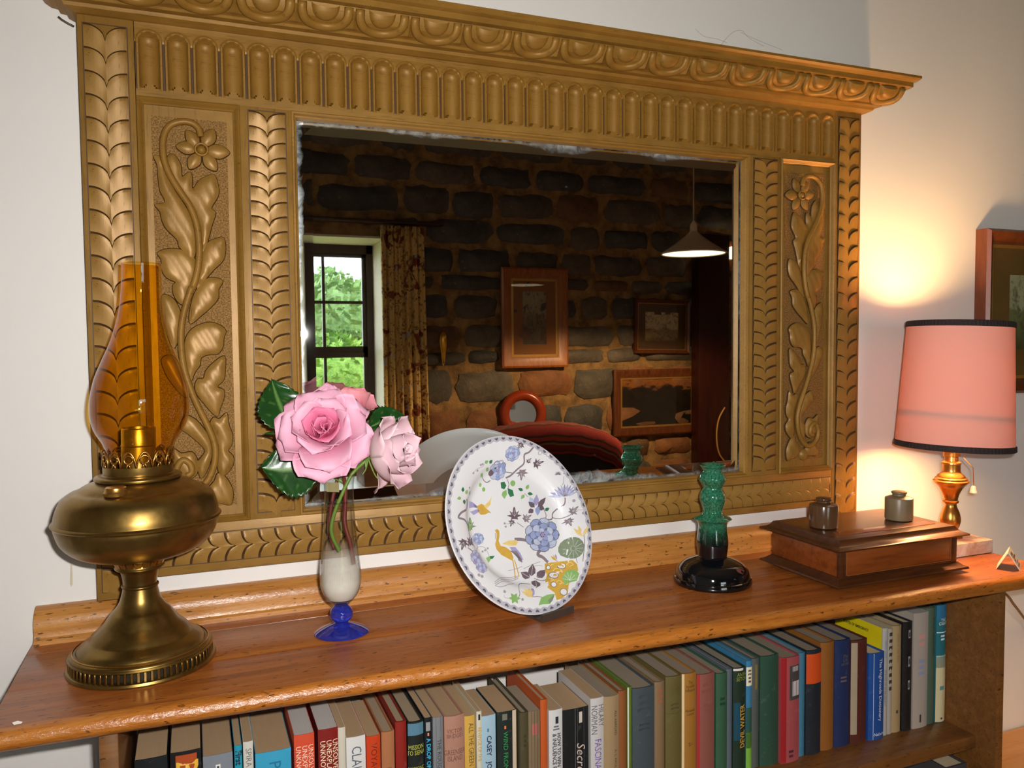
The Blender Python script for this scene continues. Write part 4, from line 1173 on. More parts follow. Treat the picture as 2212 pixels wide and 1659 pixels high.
link('case', box_me(-hw+.0135, hw-.0135, -hd+.0135, hd-.0135, .0172, .0585, .001), M_MAH, ik)
for sx_ in (-1, 1):
    link('corner_post', box_me(sx_*(hw-.019)-.0062, sx_*(hw-.019)+.0062, -hd+.0118, -hd+.0185, .0172, .0585, .0006), M_MAHD, ik)
dr = link('drawer_front', box_me(-hw+.027, hw-.027, -hd+.0118, -hd+.0135, .0195, .0560, .0008), M_MAH, ik)
link('drawer_bead', mesh(*joined([box_vf(-hw+.0262, hw-.0262, -hd+.0114, -hd+.0130, a_, a_+.0009) for a_ in (.0188, .0560)]+[box_vf(a_, a_+.0009, -hd+.0114, -hd+.0130, .0188, .0569) for a_ in (-hw+.0262, hw-.0271)])), plain('light_bead', srgb(140, 84, 38), .4), dr)
link('lid', rect_sweep([(.0135, .0585), (.006, .0590), (-.0005, .0605), (-.0015, .0628), (.0005, .0642), (.006, .0655), (.0110, .0690), (.0135, .0730), (.0150, .0750), (.0190, .0762), (.0300, .0764)]), M_MAHD, ik)
link('pen_tray', box_me(-.10, .10, -.058, -.036, .0757, .0772, .0006), M_MAH, ik)
for sx_ in (-1, 1):
    for sy_ in (-1, 1): link('foot', lathe(smooth_prof([(.008, 0), (.0105, .002), (.008, .0058)], 2), 12, True, (sx_*(hw-.03), sy_*(hd-.025), 0)), M_MAHD, ik)
def inkwell(x, y, lab, mat, s=1.0):
    r0 = empty('inkwell', (x, y, ZT+.0776)); tag(r0, lab, 'inkwell')
    link('jar', lathe([(.0208, .0002), (.0221, .0012), (.0223, .004), (.0223, .0360), (.0218, .0372)]+smooth_prof([(.0205, .0378), (.0150, .0398), (.0120, .0405)], 2)+[(.0108, .0410), (.0106, .0432)], 40), mat, r0)
    link('stopper', lathe(smooth_prof([(.0112, .0434), (.0122, .0446), (.0122, .0470), (.0100, .0484), (.0002, .0490)], 2), 32), mat, r0)
inkwell(.8095, -.179, 'glossy dark brown stoneware inkwell, its glaze catching the flash', plain('brown_salt_glaze', srgb(84, 58, 38), .16, .0, .3, 30))
inkwell(.9660, -.187, 'dull grey-brown stoneware inkwell nearest the pink table lamp', plain('grey_salt_glaze', srgb(124, 104, 76), .38, .0, .25, 30))

# ================================================================== TABLE LAMP
LX, LY = 1.128, -.154
tl = empty('table_lamp', (LX, LY, ZT+.0004)); tag(tl, 'lit brass table lamp with pink fabric shade on marble base', 'lamp')
t = NT('pink_marble'); v = t.coord(); n = t.noise(v, 16, 6, .7, 1.5)
link('marble_base', box_me(-.048, .051, -.046, .046, 0, .0235, .0015), t.done(t.bsdf(t.ramp(n, [(.35, srgb(196, 160, 136)), (.55, srgb(226, 204, 186)), (.7, srgb(236, 222, 210))]), .25)), tl)
link('column', lathe([(.020, .0235), (.0205, .0260), (.0165, .0285)]+smooth_prof([(.0125, .0310), (.0118, .0360), (.0155, .0460), (.0172, .0560), (.0150, .0680), (.0105, .0790), (.0100, .0850)], 4)+[(.0130, .0870), (.0135, .0890), (.0118, .0910)]
    + smooth_prof([(.0120, .0950), (.0135, .1010), (.0165, .1080), (.0210, .1160), (.0265, .1210)], 4)+[(.0290, .1235), (.0300, .1265), (.0265, .1285), (.0268, .1310), (.0235, .1330), (.0225, .1360)]+smooth_prof([(.0175, .1400), (.0152, .1440), (.0150, .1560)], 3)+[(.0165, .1575), (.0162, .1600), (.0120, .1625), (.0110, .1700), (.0140, .1710), (.0140, .2120), (.0100, .2140)], 40), M_BRASSB, tl)
link('bulb', lathe(smooth_prof([(.012, .214), (.014, .245), (.022, .285), (.030, .325), (.029, .350), (.018, .368), (.0005, .375)], 4), 24), emit('lamp_bulb', (1, .60, .24), 270), tl)
t = NT('pink_shade_cloth'); v = t.coord('Object', (1, 1, 1)); f = t.noise(v, 500, 2)
d_ = t.new('BsdfDiffuse'); d_.inputs[0].default_value = (*srgb(234, 180, 166), 1)
tr_ = t.new('BsdfTranslucent'); tr_.inputs[0].default_value = (*srgb(250, 188, 158), 1)
mx = t.new('MixShader'); mx.inputs[0].default_value = .095; t.ln(d_.outputs[0], mx.inputs[1]); t.ln(tr_.outputs[0], mx.inputs[2])
M_SHADE = t.done(mx.outputs[0])
sh = empty('shade_dummy'); bpy.data.objects.remove(sh)
zb_, zt_, rb_, rt_ = .1865, .4130, .0966, .0855
shade = link('shade', lathe([(rb_, 0), (rt_, zt_-zb_), (rt_-.0008, zt_-zb_), (rb_-.0008, 0), (rb_, 0)], 72, False), M_SHADE, tl)
shade.location = (.004, 0, zb_); shade.rotation_euler = (0, .045, 0)
M_BRAID = plain('black_braid', srgb(44, 34, 34), .8, 0, .4, 300, .6)
def braid(z0, z1):
    V, F = [], []; N = 180
    for z_, dr_ in ((z0, 0), (z0+.001, 1), (z1-.001, 1), (z1, 0)):
        rr_ = rb_+(rt_-rb_)*z_/(zt_-zb_)
        for k in range(N):
            a = 2*PI*k/N; q = rr_+.0004+dr_*(.0010+.0006*(k % 2)); V.append((q*math.cos(a), q*math.sin(a), z_))
    for i in range(3):
        for k in range(N): F.append((i*N+k, i*N+(k+1) % N, (i+1)*N+(k+1) % N, (i+1)*N+k))
    return mesh(V, F)
link('braid_trim', braid(-.0006, .0100), M_BRAID, shade); link('braid_trim', braid(zt_-zb_-.0100, zt_-zb_+.0006), M_BRAID, shade)
link('shade_ring', mesh(*joined([tube_vf([(rt_*.97*math.cos(2*PI*k/40), rt_*.97*math.sin(2*PI*k/40), zt_-zb_-.004) for k in range(41)], .0012, 5)]+[tube_vf([(rt_*.97*math.cos(a), rt_*.97*math.sin(a), zt_-zb_-.004), (.012*math.cos(a), .012*math.sin(a), zt_-zb_-.02)], .001, 5) for a in (0, 2.1, 4.2)]), True), M_BRASSB, shade)
# hoop inside the cloth that shows as a shadow line
rr_ = rb_+(rt_-rb_)*.27
link('inner_hoop', mesh(*tube_vf([((rr_-.0052)*math.cos(2*PI*k/60), (rr_-.0052)*math.sin(2*PI*k/60), .0600-.004*math.cos(2*PI*k/60)) for k in range(61)], .0034, 6), True), plain('grey_hoop', srgb(110, 116, 112), .6), shade)
chn = link('pull_chain', tube([(.018, -.010, .168), (.031, -.019, .150), (.032, -.020, .118)], .0008, 5), M_BRASSB, tl)
link('bell_pull', lathe(smooth_prof([(.0005, .012), (.0035, .011), (.0050, .004), (.0065, .0), (.0055, -.001), (.0005, -.0012)], 2), 20, True, (.032, -.020, .1055)), plain('ivory_bell', srgb(236, 220, 196), .4), chn)
P = [Vector((1.16, -.105, ZT+.004)), Vector((1.19, -.10, ZT+.003)), Vector((1.205, -.08, ZT-.02)), at(2164, 1276, 1, -.035), at(2190, 1306, 1, -.022), at(2212, 1335, 1, -.014), at(2260, 1400, 1, -.010), at(2330, 1500, 1, -.01)]
fx = link('flex', tube(smooth_prof([p-Vector((LX, LY, ZT)) for p in P], 5), .0028, 8), plain('brown_flex', srgb(150, 112, 76), .5), tl)

# ================================================================== TENT CARD
fL, fR = at(2151.6, 1229, 2, ZT+.0002), at(2203, 1233, 2, ZT+.0002)
ux = (fR-fL); hh = .030; mid = (fL+fR)/2+Vector((0, 0, hh)); back = (at(2183, 1174, 2, ZT+hh)-mid); back.z = 0; back = back.normalized()*.045
tk = Vector((0, 0, -.0012))
V = [fL, mid, fR, fR+back, mid+back, fL+back]; V += [p+tk*1.0+((mid-p)*.03 if p not in (mid, mid+back) else Vector((0, 0, -.0006))) for p in V]
tcard = empty('tent_card', (mid.x, mid.y, ZT)); tag(tcard, 'small folded white tent card standing at the shelf end', 'card')
o = link('card', mesh([p-tcard.location for p in V], [(0, 1, 4, 5), (1, 2, 3, 4), (6, 11, 10, 7), (7, 10, 9, 8), (0, 6, 7, 1), (1, 7, 8, 2), (5, 4, 10, 11), (4, 3, 9, 10), (0, 5, 11, 6), (2, 8, 9, 3)]), plain('white_card', srgb(232, 222, 208), .5), tcard)
parts = []
nrm = (fR-mid).cross(back).normalized()
if nrm.x < 0: nrm = -nrm
for q0, q1, s0, s1 in ((.15, .30, .15, .6), (.36, .48, .25, .9), (.52, .60, .15, .5), (.66, .72, .3, .85), (.80, .90, .2, .8)):
    pts = [mid+(fR-mid)*a_+back*b_+nrm*.0004-tcard.location for a_, b_ in ((q0, s0), (q1, s0), (q1, s1), (q0, s1))]
    parts.append((pts, [(0, 1, 2, 3)]))
link('print', mesh(*joined(parts)), plain('brown_print', srgb(120, 92, 66), .6), tcard)

# ================================================================== PICTURE ON THE WHITE WALL
a, b = at(2136, 492, 1, -.03), at(2117, 853, 1, -.03)
picture('wall_picture', a.x, a.x+.36, b.z, a.z, -.001, .030, M_OAKD, painting_mat('green_watercolour', srgb(176, 180, 140), srgb(120, 132, 84), srgb(74, 82, 44), 7.7, .5), plain('olive_mount', srgb(112, 86, 32), .7), .055,
        'dark wood framed picture with olive mount on the white wall', face=-1, depth=.032)
# ================================================================== BUD VASE
VX, VY = .0310, -.1350
vase = empty('bud_vase', (VX, VY, ZT)); tag(vase, 'slender clear glass bud vase, white glare painted below, on a cobalt blue foot', 'vase')
t = NT('cobalt_glass'); M_COB = t.done(t.bsdf((.05, .08, .85), .02, 0, None, Transmission_Weight=.75, IOR=1.5, Coat_Weight=.5))
link('foot', lathe(smooth_prof([(.0345, .0003), (.0362, .0012), (.0355, .0024), (.0290, .0060), (.0190, .0100), (.0110, .0128), (.0082, .0142)], 4), 56), M_COB, vase)
link('stem_ball', lathe(smooth_prof([(.0080, .0140), (.0098, .0156), (.0140, .0200), (.0152, .0258), (.0138, .0318), (.0095, .0362), (.0085, .0372)], 4), 40), M_COB, vase)
M_CLEAR = glassy('clear_glass', (.985, .99, .985), 1.0, .0, (.62, .66, .64))
BODY = [(.0095, .0374), (.0125, .0410), (.0185, .0470), (.0232, .0545), (.0262, .0640), (.0272, .0740), (.0266, .0860), (.0252, .0985), (.0230, .1198), (.0210, .1432), (.0197, .1662), (.0191, .1898), (.0196, .2032), (.0212, .2115)]
link('body', lathe(smooth_prof(BODY, 5), 64, False), M_CLEAR, vase)
# white glare and refracted wall painted inside the lower bulb, fading upwards
t = NT('painted_glare'); tc = t.new('TexCoord'); sx = t.new('SeparateXYZ'); t.ln(tc.outputs['Object'], sx.inputs[0]); n = t.noise(tc.outputs['Object'], 55, 4)
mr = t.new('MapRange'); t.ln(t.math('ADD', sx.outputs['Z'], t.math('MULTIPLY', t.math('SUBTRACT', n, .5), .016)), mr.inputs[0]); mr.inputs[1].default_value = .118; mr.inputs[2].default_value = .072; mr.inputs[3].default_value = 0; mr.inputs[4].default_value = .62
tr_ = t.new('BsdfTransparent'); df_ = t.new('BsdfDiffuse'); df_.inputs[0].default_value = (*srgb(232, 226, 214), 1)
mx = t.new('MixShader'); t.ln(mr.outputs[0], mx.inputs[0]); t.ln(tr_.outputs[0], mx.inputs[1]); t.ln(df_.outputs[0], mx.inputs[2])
link('inner_glare', lathe([(r_*.975, z_) for r_, z_ in smooth_prof([p for p in BODY if .045 < p[1] < .125], 5)], 48, False), t.done(mx.outputs[0]), vase)
link('rim', lathe([(.0212, .2112), (.0218, .2122), (.0212, .2130), (.0206, .2122), (.0212, .2112)], 56, False), M_CLEAR, vase)
M_WATER = glassy('vase_water', (.985, .985, .98), .5, .0, (.86, .88, .86))
link('water', lathe(smooth_prof([(.0002, .0412), (.0120, .0425), (.0180, .0482), (.0226, .0552), (.0255, .0645), (.0265, .0740), (.0259, .0860), (.0245, .0985), (.0223, .1198), (.0203, .1432), (.0190, .1662), (.0186, .1760)], 5)+[(.0002, .1760)], 56, False), M_WATER, vase)
link('price_label', mesh([(-.0175, -.0092, .1920), (-.0030, -.0196, .1920), (-.0030, -.0198, .2045), (-.0178, -.0094, .2045)], [(0, 1, 2, 3)]), plain('clear_sticker', srgb(150, 140, 100), .2), vase)

# ================================================================== ROSES
def petal_mat(name, inner, outer, base):
    t = NT(name); a_ = t.new('Attribute', attribute_name='tip'); v = t.coord(); f = t.noise(v, 260, 3)
    c = t.ramp(a_.outputs['Fac'], [(.0, base), (.35, inner), (.8, outer), (1, tuple(min(1, x*1.04) for x in outer))])
    c = t.mix(t.math('MULTIPLY', f, .15), c, dark(inner, .85))
    p = t.bsdf(c, .55, 0, f, .08, .0004)
    tr_ = t.new('BsdfTranslucent'); t.ln(c, tr_.inputs[0]); mx = t.new('MixShader'); mx.inputs[0].default_value = .22
    t.ln(p, mx.inputs[1]); t.ln(tr_.outputs[0], mx.inputs[2]); return t.done(mx.outputs[0])
M_PINK = petal_mat('pink_petal', srgb(238, 146, 178), srgb(242, 184, 208), srgb(240, 170, 150))
M_PINKC = petal_mat('heart_pink_petal', srgb(232, 96, 140), srgb(238, 132, 170), srgb(236, 120, 130))
M_PINKP = petal_mat('pale_pink_petal', srgb(250, 226, 228), srgb(244, 208, 218), srgb(250, 240, 204))
M_PINKD = petal_mat('deep_pink_petal', srgb(232, 120, 140), srgb(240, 160, 170), srgb(240, 170, 140))
def leaf_mat():
    t = NT('rose_leaf'); v = t.coord(); f = t.noise(v, 70, 4, .6); a_ = t.new('Attribute', attribute_name='vein')
    c = t.mix(f, srgb(14, 48, 18), srgb(34, 78, 30)); c = t.mix(a_.outputs['Fac'], c, srgb(96, 132, 66))
    return t.done(t.bsdf(c, .28, 0, f, .25, .001))
M_RLEAF = leaf_mat()
M_STEM = plain('rose_stem', srgb(98, 128, 44), .45, 0, .2, 40); M_STEMR = plain('red_rose_stem', srgb(104, 40, 34), .45, 0, .2, 40)
def petal(L, W_, phi0, phi1, cup, rb, wave, seed, tipcurl=.6, point=.0, nu=12, nv=12):
    """a petal growing from the axis (z up); returns verts, faces and a base-to-tip value"""
    rr = random.Random(seed); V, F, T = [], [], []
    ph = rr.uniform(0, 6)
    r, z = rb, 0.0
    cl = []
    for j in range(nv+1):
        t_ = j/nv
        phi = phi0+(phi1-phi0)*t_**1.3+tipcurl*max(0, t_-.78)/.22*.9
        cl.append((r, z, phi)); r += math.sin(phi)*L/nv; z += math.cos(phi)*L/nv
    for j, (r, z, phi) in enumerate(cl):
        t_ = j/nv
        w = W_*(.34+.66*math.sin(min(1, t_*1.18)*PI/2))*(1-.30*max(0, t_-.72)/.28-.45*(max(0, t_-.88)/.12)**2)
        for i in range(nu+1):
            s = 2*i/nu-1
            ang = s*w/cup
            x = cup*math.sin(ang); d = cup*(1-math.cos(ang))
            e = wave*math.sin(ph+s*4.2+t_*3)*t_*abs(s)
            curl = -.25*L*max(0, t_-.6)*s*s*tipcurl*.6
            tt = point*L*max(0, t_-.8)/.2*(1-abs(s))*.25
            nx_, nz_ = -math.cos(phi), math.sin(phi)          # towards the axis
            V.append((r+nx_*(d+e+curl)+math.sin(phi)*tt, x, z+nz_*(d+e+curl)+math.cos(phi)*tt)); T.append(t_)
    for j in range(nv):
        for i in range(nu): q = j*(nu+1)+i; F.append((q, q+1, q+nu+2, q+nu+1))
    return V, F, T
def place(V, ang, twist=0):
    c, s = math.cos(ang), math.sin(ang)
    return [(x*c-y*s, x*s+y*c, z) for x, y, z in V]
def petal_me(V, F, T, mat):
    me = mesh(V, F, True); a_ = me.attributes.new('tip', 'FLOAT', 'POINT'); a_.data.foreach_set('value', T); me.materials.append(mat); return me
def rose_head(root, head, axis, layers, mat, seed, roll=0.0, mat_in=None):
    """layers: (count, L, W, phi0, phi1, cup, rb, wave, curl, z offset)"""
    rr = random.Random(seed)
    q = Vector(axis).normalized().to_track_quat('Z', 'Y')
    h = empty('bloom', head); h.parent = root; h.location = Vector(head)-root.location
    h.rotation_euler = q.to_euler(); ang = roll
    for li, (n, L, W_, p0, p1, cup, rb, wave, curl, zo) in enumerate(layers):
        for k in range(n):
            ang += 2*PI/n if n > 1 else 2.4
            V, F, T = petal(L*rr.uniform(.94, 1.06), W_*rr.uniform(.92, 1.08), p0, p1+rr.uniform(-.08, .08), cup, rb, wave, rr.random(), curl, .5)
            V = place([(x, y, z+zo) for x, y, z in V], ang+rr.uniform(-.12, .12))
            o = link('petal', petal_me(V, F, T, (mat_in or mat) if li < 4 else mat), None, h)
            md = o.modifiers.new('s', 'SOLIDIFY'); md.thickness = .0005
        ang += .55+.3*rr.random()
    return h
def rose_leaf(root, base, tip, half, nrm, bend, seed, mid=None):
    base, tip, nrm = Vector(base), Vector(tip), Vector(nrm).normalized()
    ax = tip-base; L = ax.length; ax.normalize(); sd = nrm.cross(ax).normalized(); nrm = ax.cross(sd)
    nu, nv = 16, 26; V, F, T = [], [], []
    rr = random.Random(seed)
    for j in range(nv+1):
        t_ = j/nv
        w = half*(math.sin(PI*t_**.78))**.85*(1+.05*((j % 2)*2-1)*(1 if .05 < t_ < .97 else 0))
        c = base+ax*(L*t_)+nrm*(-bend*L*t_*t_)+(Vector(mid)*math.sin(PI*t_) if mid else Vector())
        for i in range(nu+1):
            s = 2*i/nu-1
            up = .16*half*abs(s)**1.4+.035*half*math.sin(t_*26+abs(s)*5)*abs(s)
            V.append(c+sd*(w*s)+nrm*(up)-ax*(.10*half*abs(s)))
            vein = 1.0 if abs(s) < .03 else (.35 if abs(math.sin(t_*13-abs(s)*3.0)) < .10 else 0)
            T.append(vein)
    for j in range(nv):
        for i in range(nu): q = j*(nu+1)+i; F.append((q, q+1, q+nu+2, q+nu+1))
    me = mesh([v-root.location for v in V], F, True); a_ = me.attributes.new('vein', 'FLOAT', 'POINT'); a_.data.foreach_set('value', T); me.materials.append(M_RLEAF)
    o = link('leaf', me, None, root); md = o.modifiers.new('s', 'SOLIDIFY'); md.thickness = .0005
    return o
def fp(px, py, y): return at(px, py, 1, y)
def stem(root, pts, r0, r1, mat):
    P = smooth_prof([p-root.location for p in pts], 6); n = len(P)
    return link('stem', tube(P, [r0+(r1-r0)*i/(n-1) for i in range(n)], 10), mat, root)
def thorns(root, pts, mat):
    for p, d in pts: 
        p = Vector(p)-root.location; d = Vector(d)
        link('thorn', mesh(*tube_vf([p, p+d*.6, p+d], [.0016, .0009, .0001], 6), True), mat, root)
# open pink rose facing the camera
head = fp(703, 942, -.172)
r1 = empty('rose', fp(764, 1216, VY)); tag(r1, 'wide open mid-pink rose in the bud vase', 'rose', 'roses in the bud vase')
ax = (CAM-head).normalized()+Vector((-.10, 0, .42))
LAY = [(1, .020, .010, -.25, -.10, .006, .0015, .0, .1, .018), (2, .024, .014, -.22, .05, .010, .003, .001, .5, .014), (3, .029, .021, -.05, .35, .015, .005, .001, .7, .010),
       (3, .036, .029, .15, .70, .021, .007, .0015, .8, .006), (4, .043, .034, .40, 1.00, .029, .008, .002, .9, .002), (4, .051, .038, .75, 1.30, .038, .008, .003, 1.0, -.002), (5, .057, .039, 1.05, 1.55, .046, .007, .004, 1.0, -.006)]
rose_head(r1, head, ax, LAY, M_PINK, 11, .4, M_PINKC)
stem(r1, [fp(764, 1218, VY-.004), fp(757, 1175, VY-.006), fp(745, 1130, VY-.004), fp(746, 1085, VY-.004), fp(742, 1030, VY-.008), head-ax.normalized()*.006], .0029, .0026, M_STEMR)
rose_leaf(r1, fp(634, 932, -.150), fp(590, 812, -.128), .0325, (.25, -1, .25), .12, 1, (-.004, 0, 0))
rose_leaf(r1, fp(690, 1000, -.155), fp(558, 1008, -.150), .0370, (.05, -1, .30), .06, 2, (-.002, 0, -.006))
rose_leaf(r1, fp(640, 935, -.140), fp(566, 933, -.128), .006, (0, -.6, 1), .1, 3)
link('leaf_stalk', mesh(*joined([tube_vf(smooth_prof([p-r1.location for p in (fp(632, 930, -.150), fp(660, 960, -.146), fp(705, 1000, -.142), fp(742, 1040, -.140))], 4), .0012, 6),
    tube_vf(smooth_prof([p-r1.location for p in (fp(672, 1008, -.155), fp(700, 1020, -.146), fp(742, 1045, -.140))], 4), .0012, 6)]), True), M_STEM, r1)
# pale rose seen from the side
head2 = fp(808, 985, -.145)
r2 = empty('rose', fp(735, 1188, VY)); tag(r2, 'pale blush rose seen from the side in the bud vase', 'rose', 'roses in the bud vase')
ax2 = CX*.80+CU*.18-CF*.28
LAY2 = [(1, .036, .012, -.10, -.30, .007, .002, .0, .1, .012), (3, .046, .022, .25, -.30, .013, .004, .001, .5, .008), (3, .054, .032, .65, -.35, .020, .006, .0012, .7, .004), (3, .060, .042, 1.05, -.30, .027, .007, .0015, .9, .001), (3, .060, .044, 1.25, -.05, .031, .007, .002, 1.2, -.001)]
h2 = rose_head(r2, head2, ax2, LAY2, M_PINKP, 5, .9)
V, F, T = petal(.046, .018, 1.5, 2.5, .022, .006, .002, 3, .5); o = link('petal', petal_me(place(V, -1.35), F, T, M_PINKP), None, h2); o.modifiers.new('s', 'SOLIDIFY').thickness = .0005
stem(r2, [fp(733, 1190, VY-.002), fp(716, 1150, VY-.004), fp(722, 1110, VY-.006), fp(740, 1065, VY-.008), fp(760, 1025, VY-.008), fp(785, 1000, -.14), head2-ax2.normalized()*.004], .0027, .0022, M_STEM)
rose_leaf(r2, fp(795, 925, -.115), fp(888, 907, -.090), .020, (.0, -1, .35), .05, 6, (0, 0, .006))
link('leaf_stalk', tube(smooth_prof([p-r2.location for p in (fp(797, 924, -.115), fp(792, 950, -.125), fp(780, 1000, -.138))], 4), .0011, 6), M_STEM, r2)
for i_, (px, py) in enumerate(((790, 1000), (786, 985), (800, 1008))):
    P = [fp(795, 990, -.144), fp(px+4*i_, py+14, -.146), fp(px-8+12*i_, py+26, -.147)]
    link('sepal', tube(smooth_prof([p-r2.location for p in P], 4), [.0012]*4+[.0009]*4+[.0003], 6, (Vector((0, 1, 0)), .4)), M_STEM, r2)
# deeper pink rose tucked behind
head3 = fp(762, 903, -.100)
r3 = empty('rose', fp(728, 1165, VY+.006)); tag(r3, 'deep salmon-pink rose tucked behind the open pink rose', 'rose', 'roses in the bud vase')
ax3 = Vector((.05, .75, .66))
LAY3 = [(1, .02, .010, -.2, -.1, .006, .002, .0, .1, .010), (3, .026, .015, -.1, .1, .010, .004, .001, .5, .006), (4, .032, .020, .15, .5, .015, .006, .0012, .6, .002), (5, .038, .025, .5, 1.05, .022, .007, .002, .9, -.002)]
rose_head(r3, head3, ax3, LAY3, M_PINKD, 23, .1)
stem(r3, [fp(722, 1186, VY+.010), fp(712, 1140, VY+.011), fp(716, 1090, VY+.010), fp(730, 1030, VY+.010), fp(748, 960, -.118), head3-ax3.normalized()*.004], .0026, .0022, M_STEMR)
thorns(r1, [(fp(764, 1160, VY-.006), (.004, 0, .001)), (fp(748, 1100, VY-.004), (.0045, 0, .001))], M_STEMR)
# ================================================================== PLATE ON ITS STAND
PC, PAZ, PTI, PRD = Vector((.2942, -.1357, 1.2052)), .3232, .4186, .1312
PN = Vector((math.sin(PAZ)*math.cos(PTI), -math.cos(PAZ)*math.cos(PTI), math.sin(PTI)))
PA = Vector((0, 0, 1)).cross(PN).normalized()           # plate right (as seen from the front)
PB = PN.cross(PA).normalized()                          # plate up
PM = Matrix((PA, PB, PN)).transposed().to_4x4()
pl0 = PC-PB*PRD
plate = empty('dinner_plate', pl0); tag(plate, 'white china plate painted with a golden crane and blue peonies', 'plate')
plate.rotation_euler = PM.to_euler()
Z0 = .0
WELL = -.0170
PROF = [(0, WELL), (.030, WELL), (.060, WELL), (.079, WELL), (.085, WELL+.0014), (.0895, WELL+.0052), (.0930, WELL+.0088), (.0975, WELL+.0110), (.110, WELL+.0139), (.122, WELL+.0160), (.1298, WELL+.0170), (PRD, WELL+.0172)]
def pz(r):
    for (a, za), (b, zb2) in zip(PROF, PROF[1:]):
        if r <= b: return za+(zb2-za)*(r-a)/(b-a)
    return PROF[-1][1]
up = (0, PRD, 0)
prof = [(max(r, .0003), z_) for r, z_ in PROF]+[(PRD+.0008, WELL+.0155), (PRD-.001, WELL+.0130), (.118, WELL+.0105), (.098, WELL+.0058), (.090, WELL-.0010), (.084, WELL-.0042), (.074, WELL-.0050), (.072, WELL-.0030), (.0003, WELL-.0030)]
t = NT('glazed_china'); v = t.coord(); n = t.noise(v, 10, 4)
M_CHINA = t.done(t.bsdf(t.mix(n, srgb(222, 222, 226), srgb(236, 236, 238)), .12, 0, None, Coat_Weight=.5, Coat_Roughness=.03))
body = link('plate_body', sharp(lathe(prof, 96, False, up), .8), M_CHINA, plate)
INK = {}
def ink(name, c):
    if name not in INK: INK[name] = plain('print_'+name, c, .15, 0, .18, 140)
    return INK[name]
G = ink('grey_violet', srgb(138, 126, 134)); DK = ink('dark_plum', srgb(110, 94, 104)); BL = ink('blue', srgb(150, 164, 206)); BL2 = ink('pale_blue', srgb(186, 196, 222)); LV = ink('lilac', srgb(164, 158, 200))
GN = ink('green', srgb(60, 120, 84)); GN2 = ink('light_green', srgb(140, 182, 110)); OC = ink('ochre', srgb(204, 164, 74)); OC2 = ink('gold', srgb(228, 200, 130)); WT = M_CHINA; TQ = ink('grey_green', srgb(128, 142, 118)); SK = ink('soft_line', srgb(168, 160, 168))
SHAPES = {}
def cp(x, y):                       # crop pixel of the photo -> plate plane
    p = on_plane(930+x*.27737, 900+y*.27737, PC-PN*.012, PN)-PC
    return (p.dot(PA), p.dot(PB))
MOTIF = ['x']; COUNT = [0]
def motif(n): COUNT[0] += 1; MOTIF[0] = (n, COUNT[0])

def add_poly(mat, pts, lift=0.0):
    SHAPES.setdefault(MOTIF[0], []).append((mat, 'p', pts, .00035+lift))
def add_line(mat, pts, w, lift=0.0):
    P = [Vector(p) for p in (smooth_prof(pts, 4) if len(pts) > 2 else pts)]
    L, Rr = [], []
    for i in range(len(P)):
        d = P[min(i+1, len(P)-1)]-P[max(i-1, 0)]; d = d.normalized() if d.length else Vector((1, 0)); n_ = Vector((-d.y, d.x))
        L.append(P[i]+n_*w/2); Rr.append(P[i]-n_*w/2)
    SHAPES.setdefault(MOTIF[0], []).append((mat, 's', (L, Rr), .0003+lift))
def blob(mat, cx, cy, rx, ry, rot=0, n=10, lift=0.0):
    c, s = math.cos(rot), math.sin(rot)
    add_poly(mat, [cp(cx+rx*math.cos(a)*c-ry*math.sin(a)*s, cy+rx*math.cos(a)*s+ry*math.sin(a)*c) for a in [2*PI*k/n for k in range(n)]], lift)
def pxpoly(mat, pts, lift=0.0): add_poly(mat, [cp(*p) for p in pts], lift)
def pxline(mat, pts, w=.0009, lift=0.0): add_line(mat, [cp(*p) for p in pts], w, lift)
def leafp(mat, x, y, ang, L, w, lift=0.0):
    c, s = math.cos(ang), math.sin(ang)
    pxpoly(mat, [(x+c*a*L-s*b*w, y+s*a*L+c*b*w) for a, b in ((0, 0), (.3, .5), (.6, .45), (1, 0), (.6, -.45), (.3, -.5))], lift)
def maple(mat, x, y, ang, R_):
    motif('painted_maple_leaf')
    pts = []
    for da, r_ in ((PI, .35), (-2.3, .62), (-1.9, .40), (-1.45, .95), (-1.05, .46), (-.72, .92), (-.42, .52), (-.12, 1.05), (0, 1.25), (.12, 1.05), (.42, .52), (.72, .92), (1.05, .46), (1.45, .95), (1.9, .40), (2.3, .62)):
        pts.append((x+R_*r_*math.cos(ang+da), y+R_*r_*math.sin(ang+da)))
    pxpoly(mat, pts)
    for k in (0, 1, 9): pxline(WT, [(x, y), (x+R_*.8*math.cos(ang+2*PI*k/10), y+R_*.8*math.sin(ang+2*PI*k/10))], .0004, .0002)
def peony(x, y, R_, rows=3, cols=None):
    cols = cols or (BL, BL2, LV); motif('painted_peony')
    for j in range(rows):
        rr_ = R_*(1-j*.30); n = (9, 7, 5, 4)[j]
        for k in range(n):
            a = 2*PI*k/n+j*.4
            px_, py_ = x+rr_*.62*math.cos(a), y+rr_*.62*math.sin(a)
            blob(DK, px_, py_, rr_*.42, rr_*.40, a, 10, .00012*j*3)
            blob(cols[(k+j) % 2], px_, py_, rr_*.385, rr_*.365, a, 10, .00012*j*3+.00012)
    blob(cols[2], x, y, R_*.20, R_*.20, 0, 10, .0014); 
    for k in range(6): blob(DK, x+R_*.12*math.cos(k), y+R_*.12*math.sin(k), R_*.04, R_*.04, 0, 6, .0016)
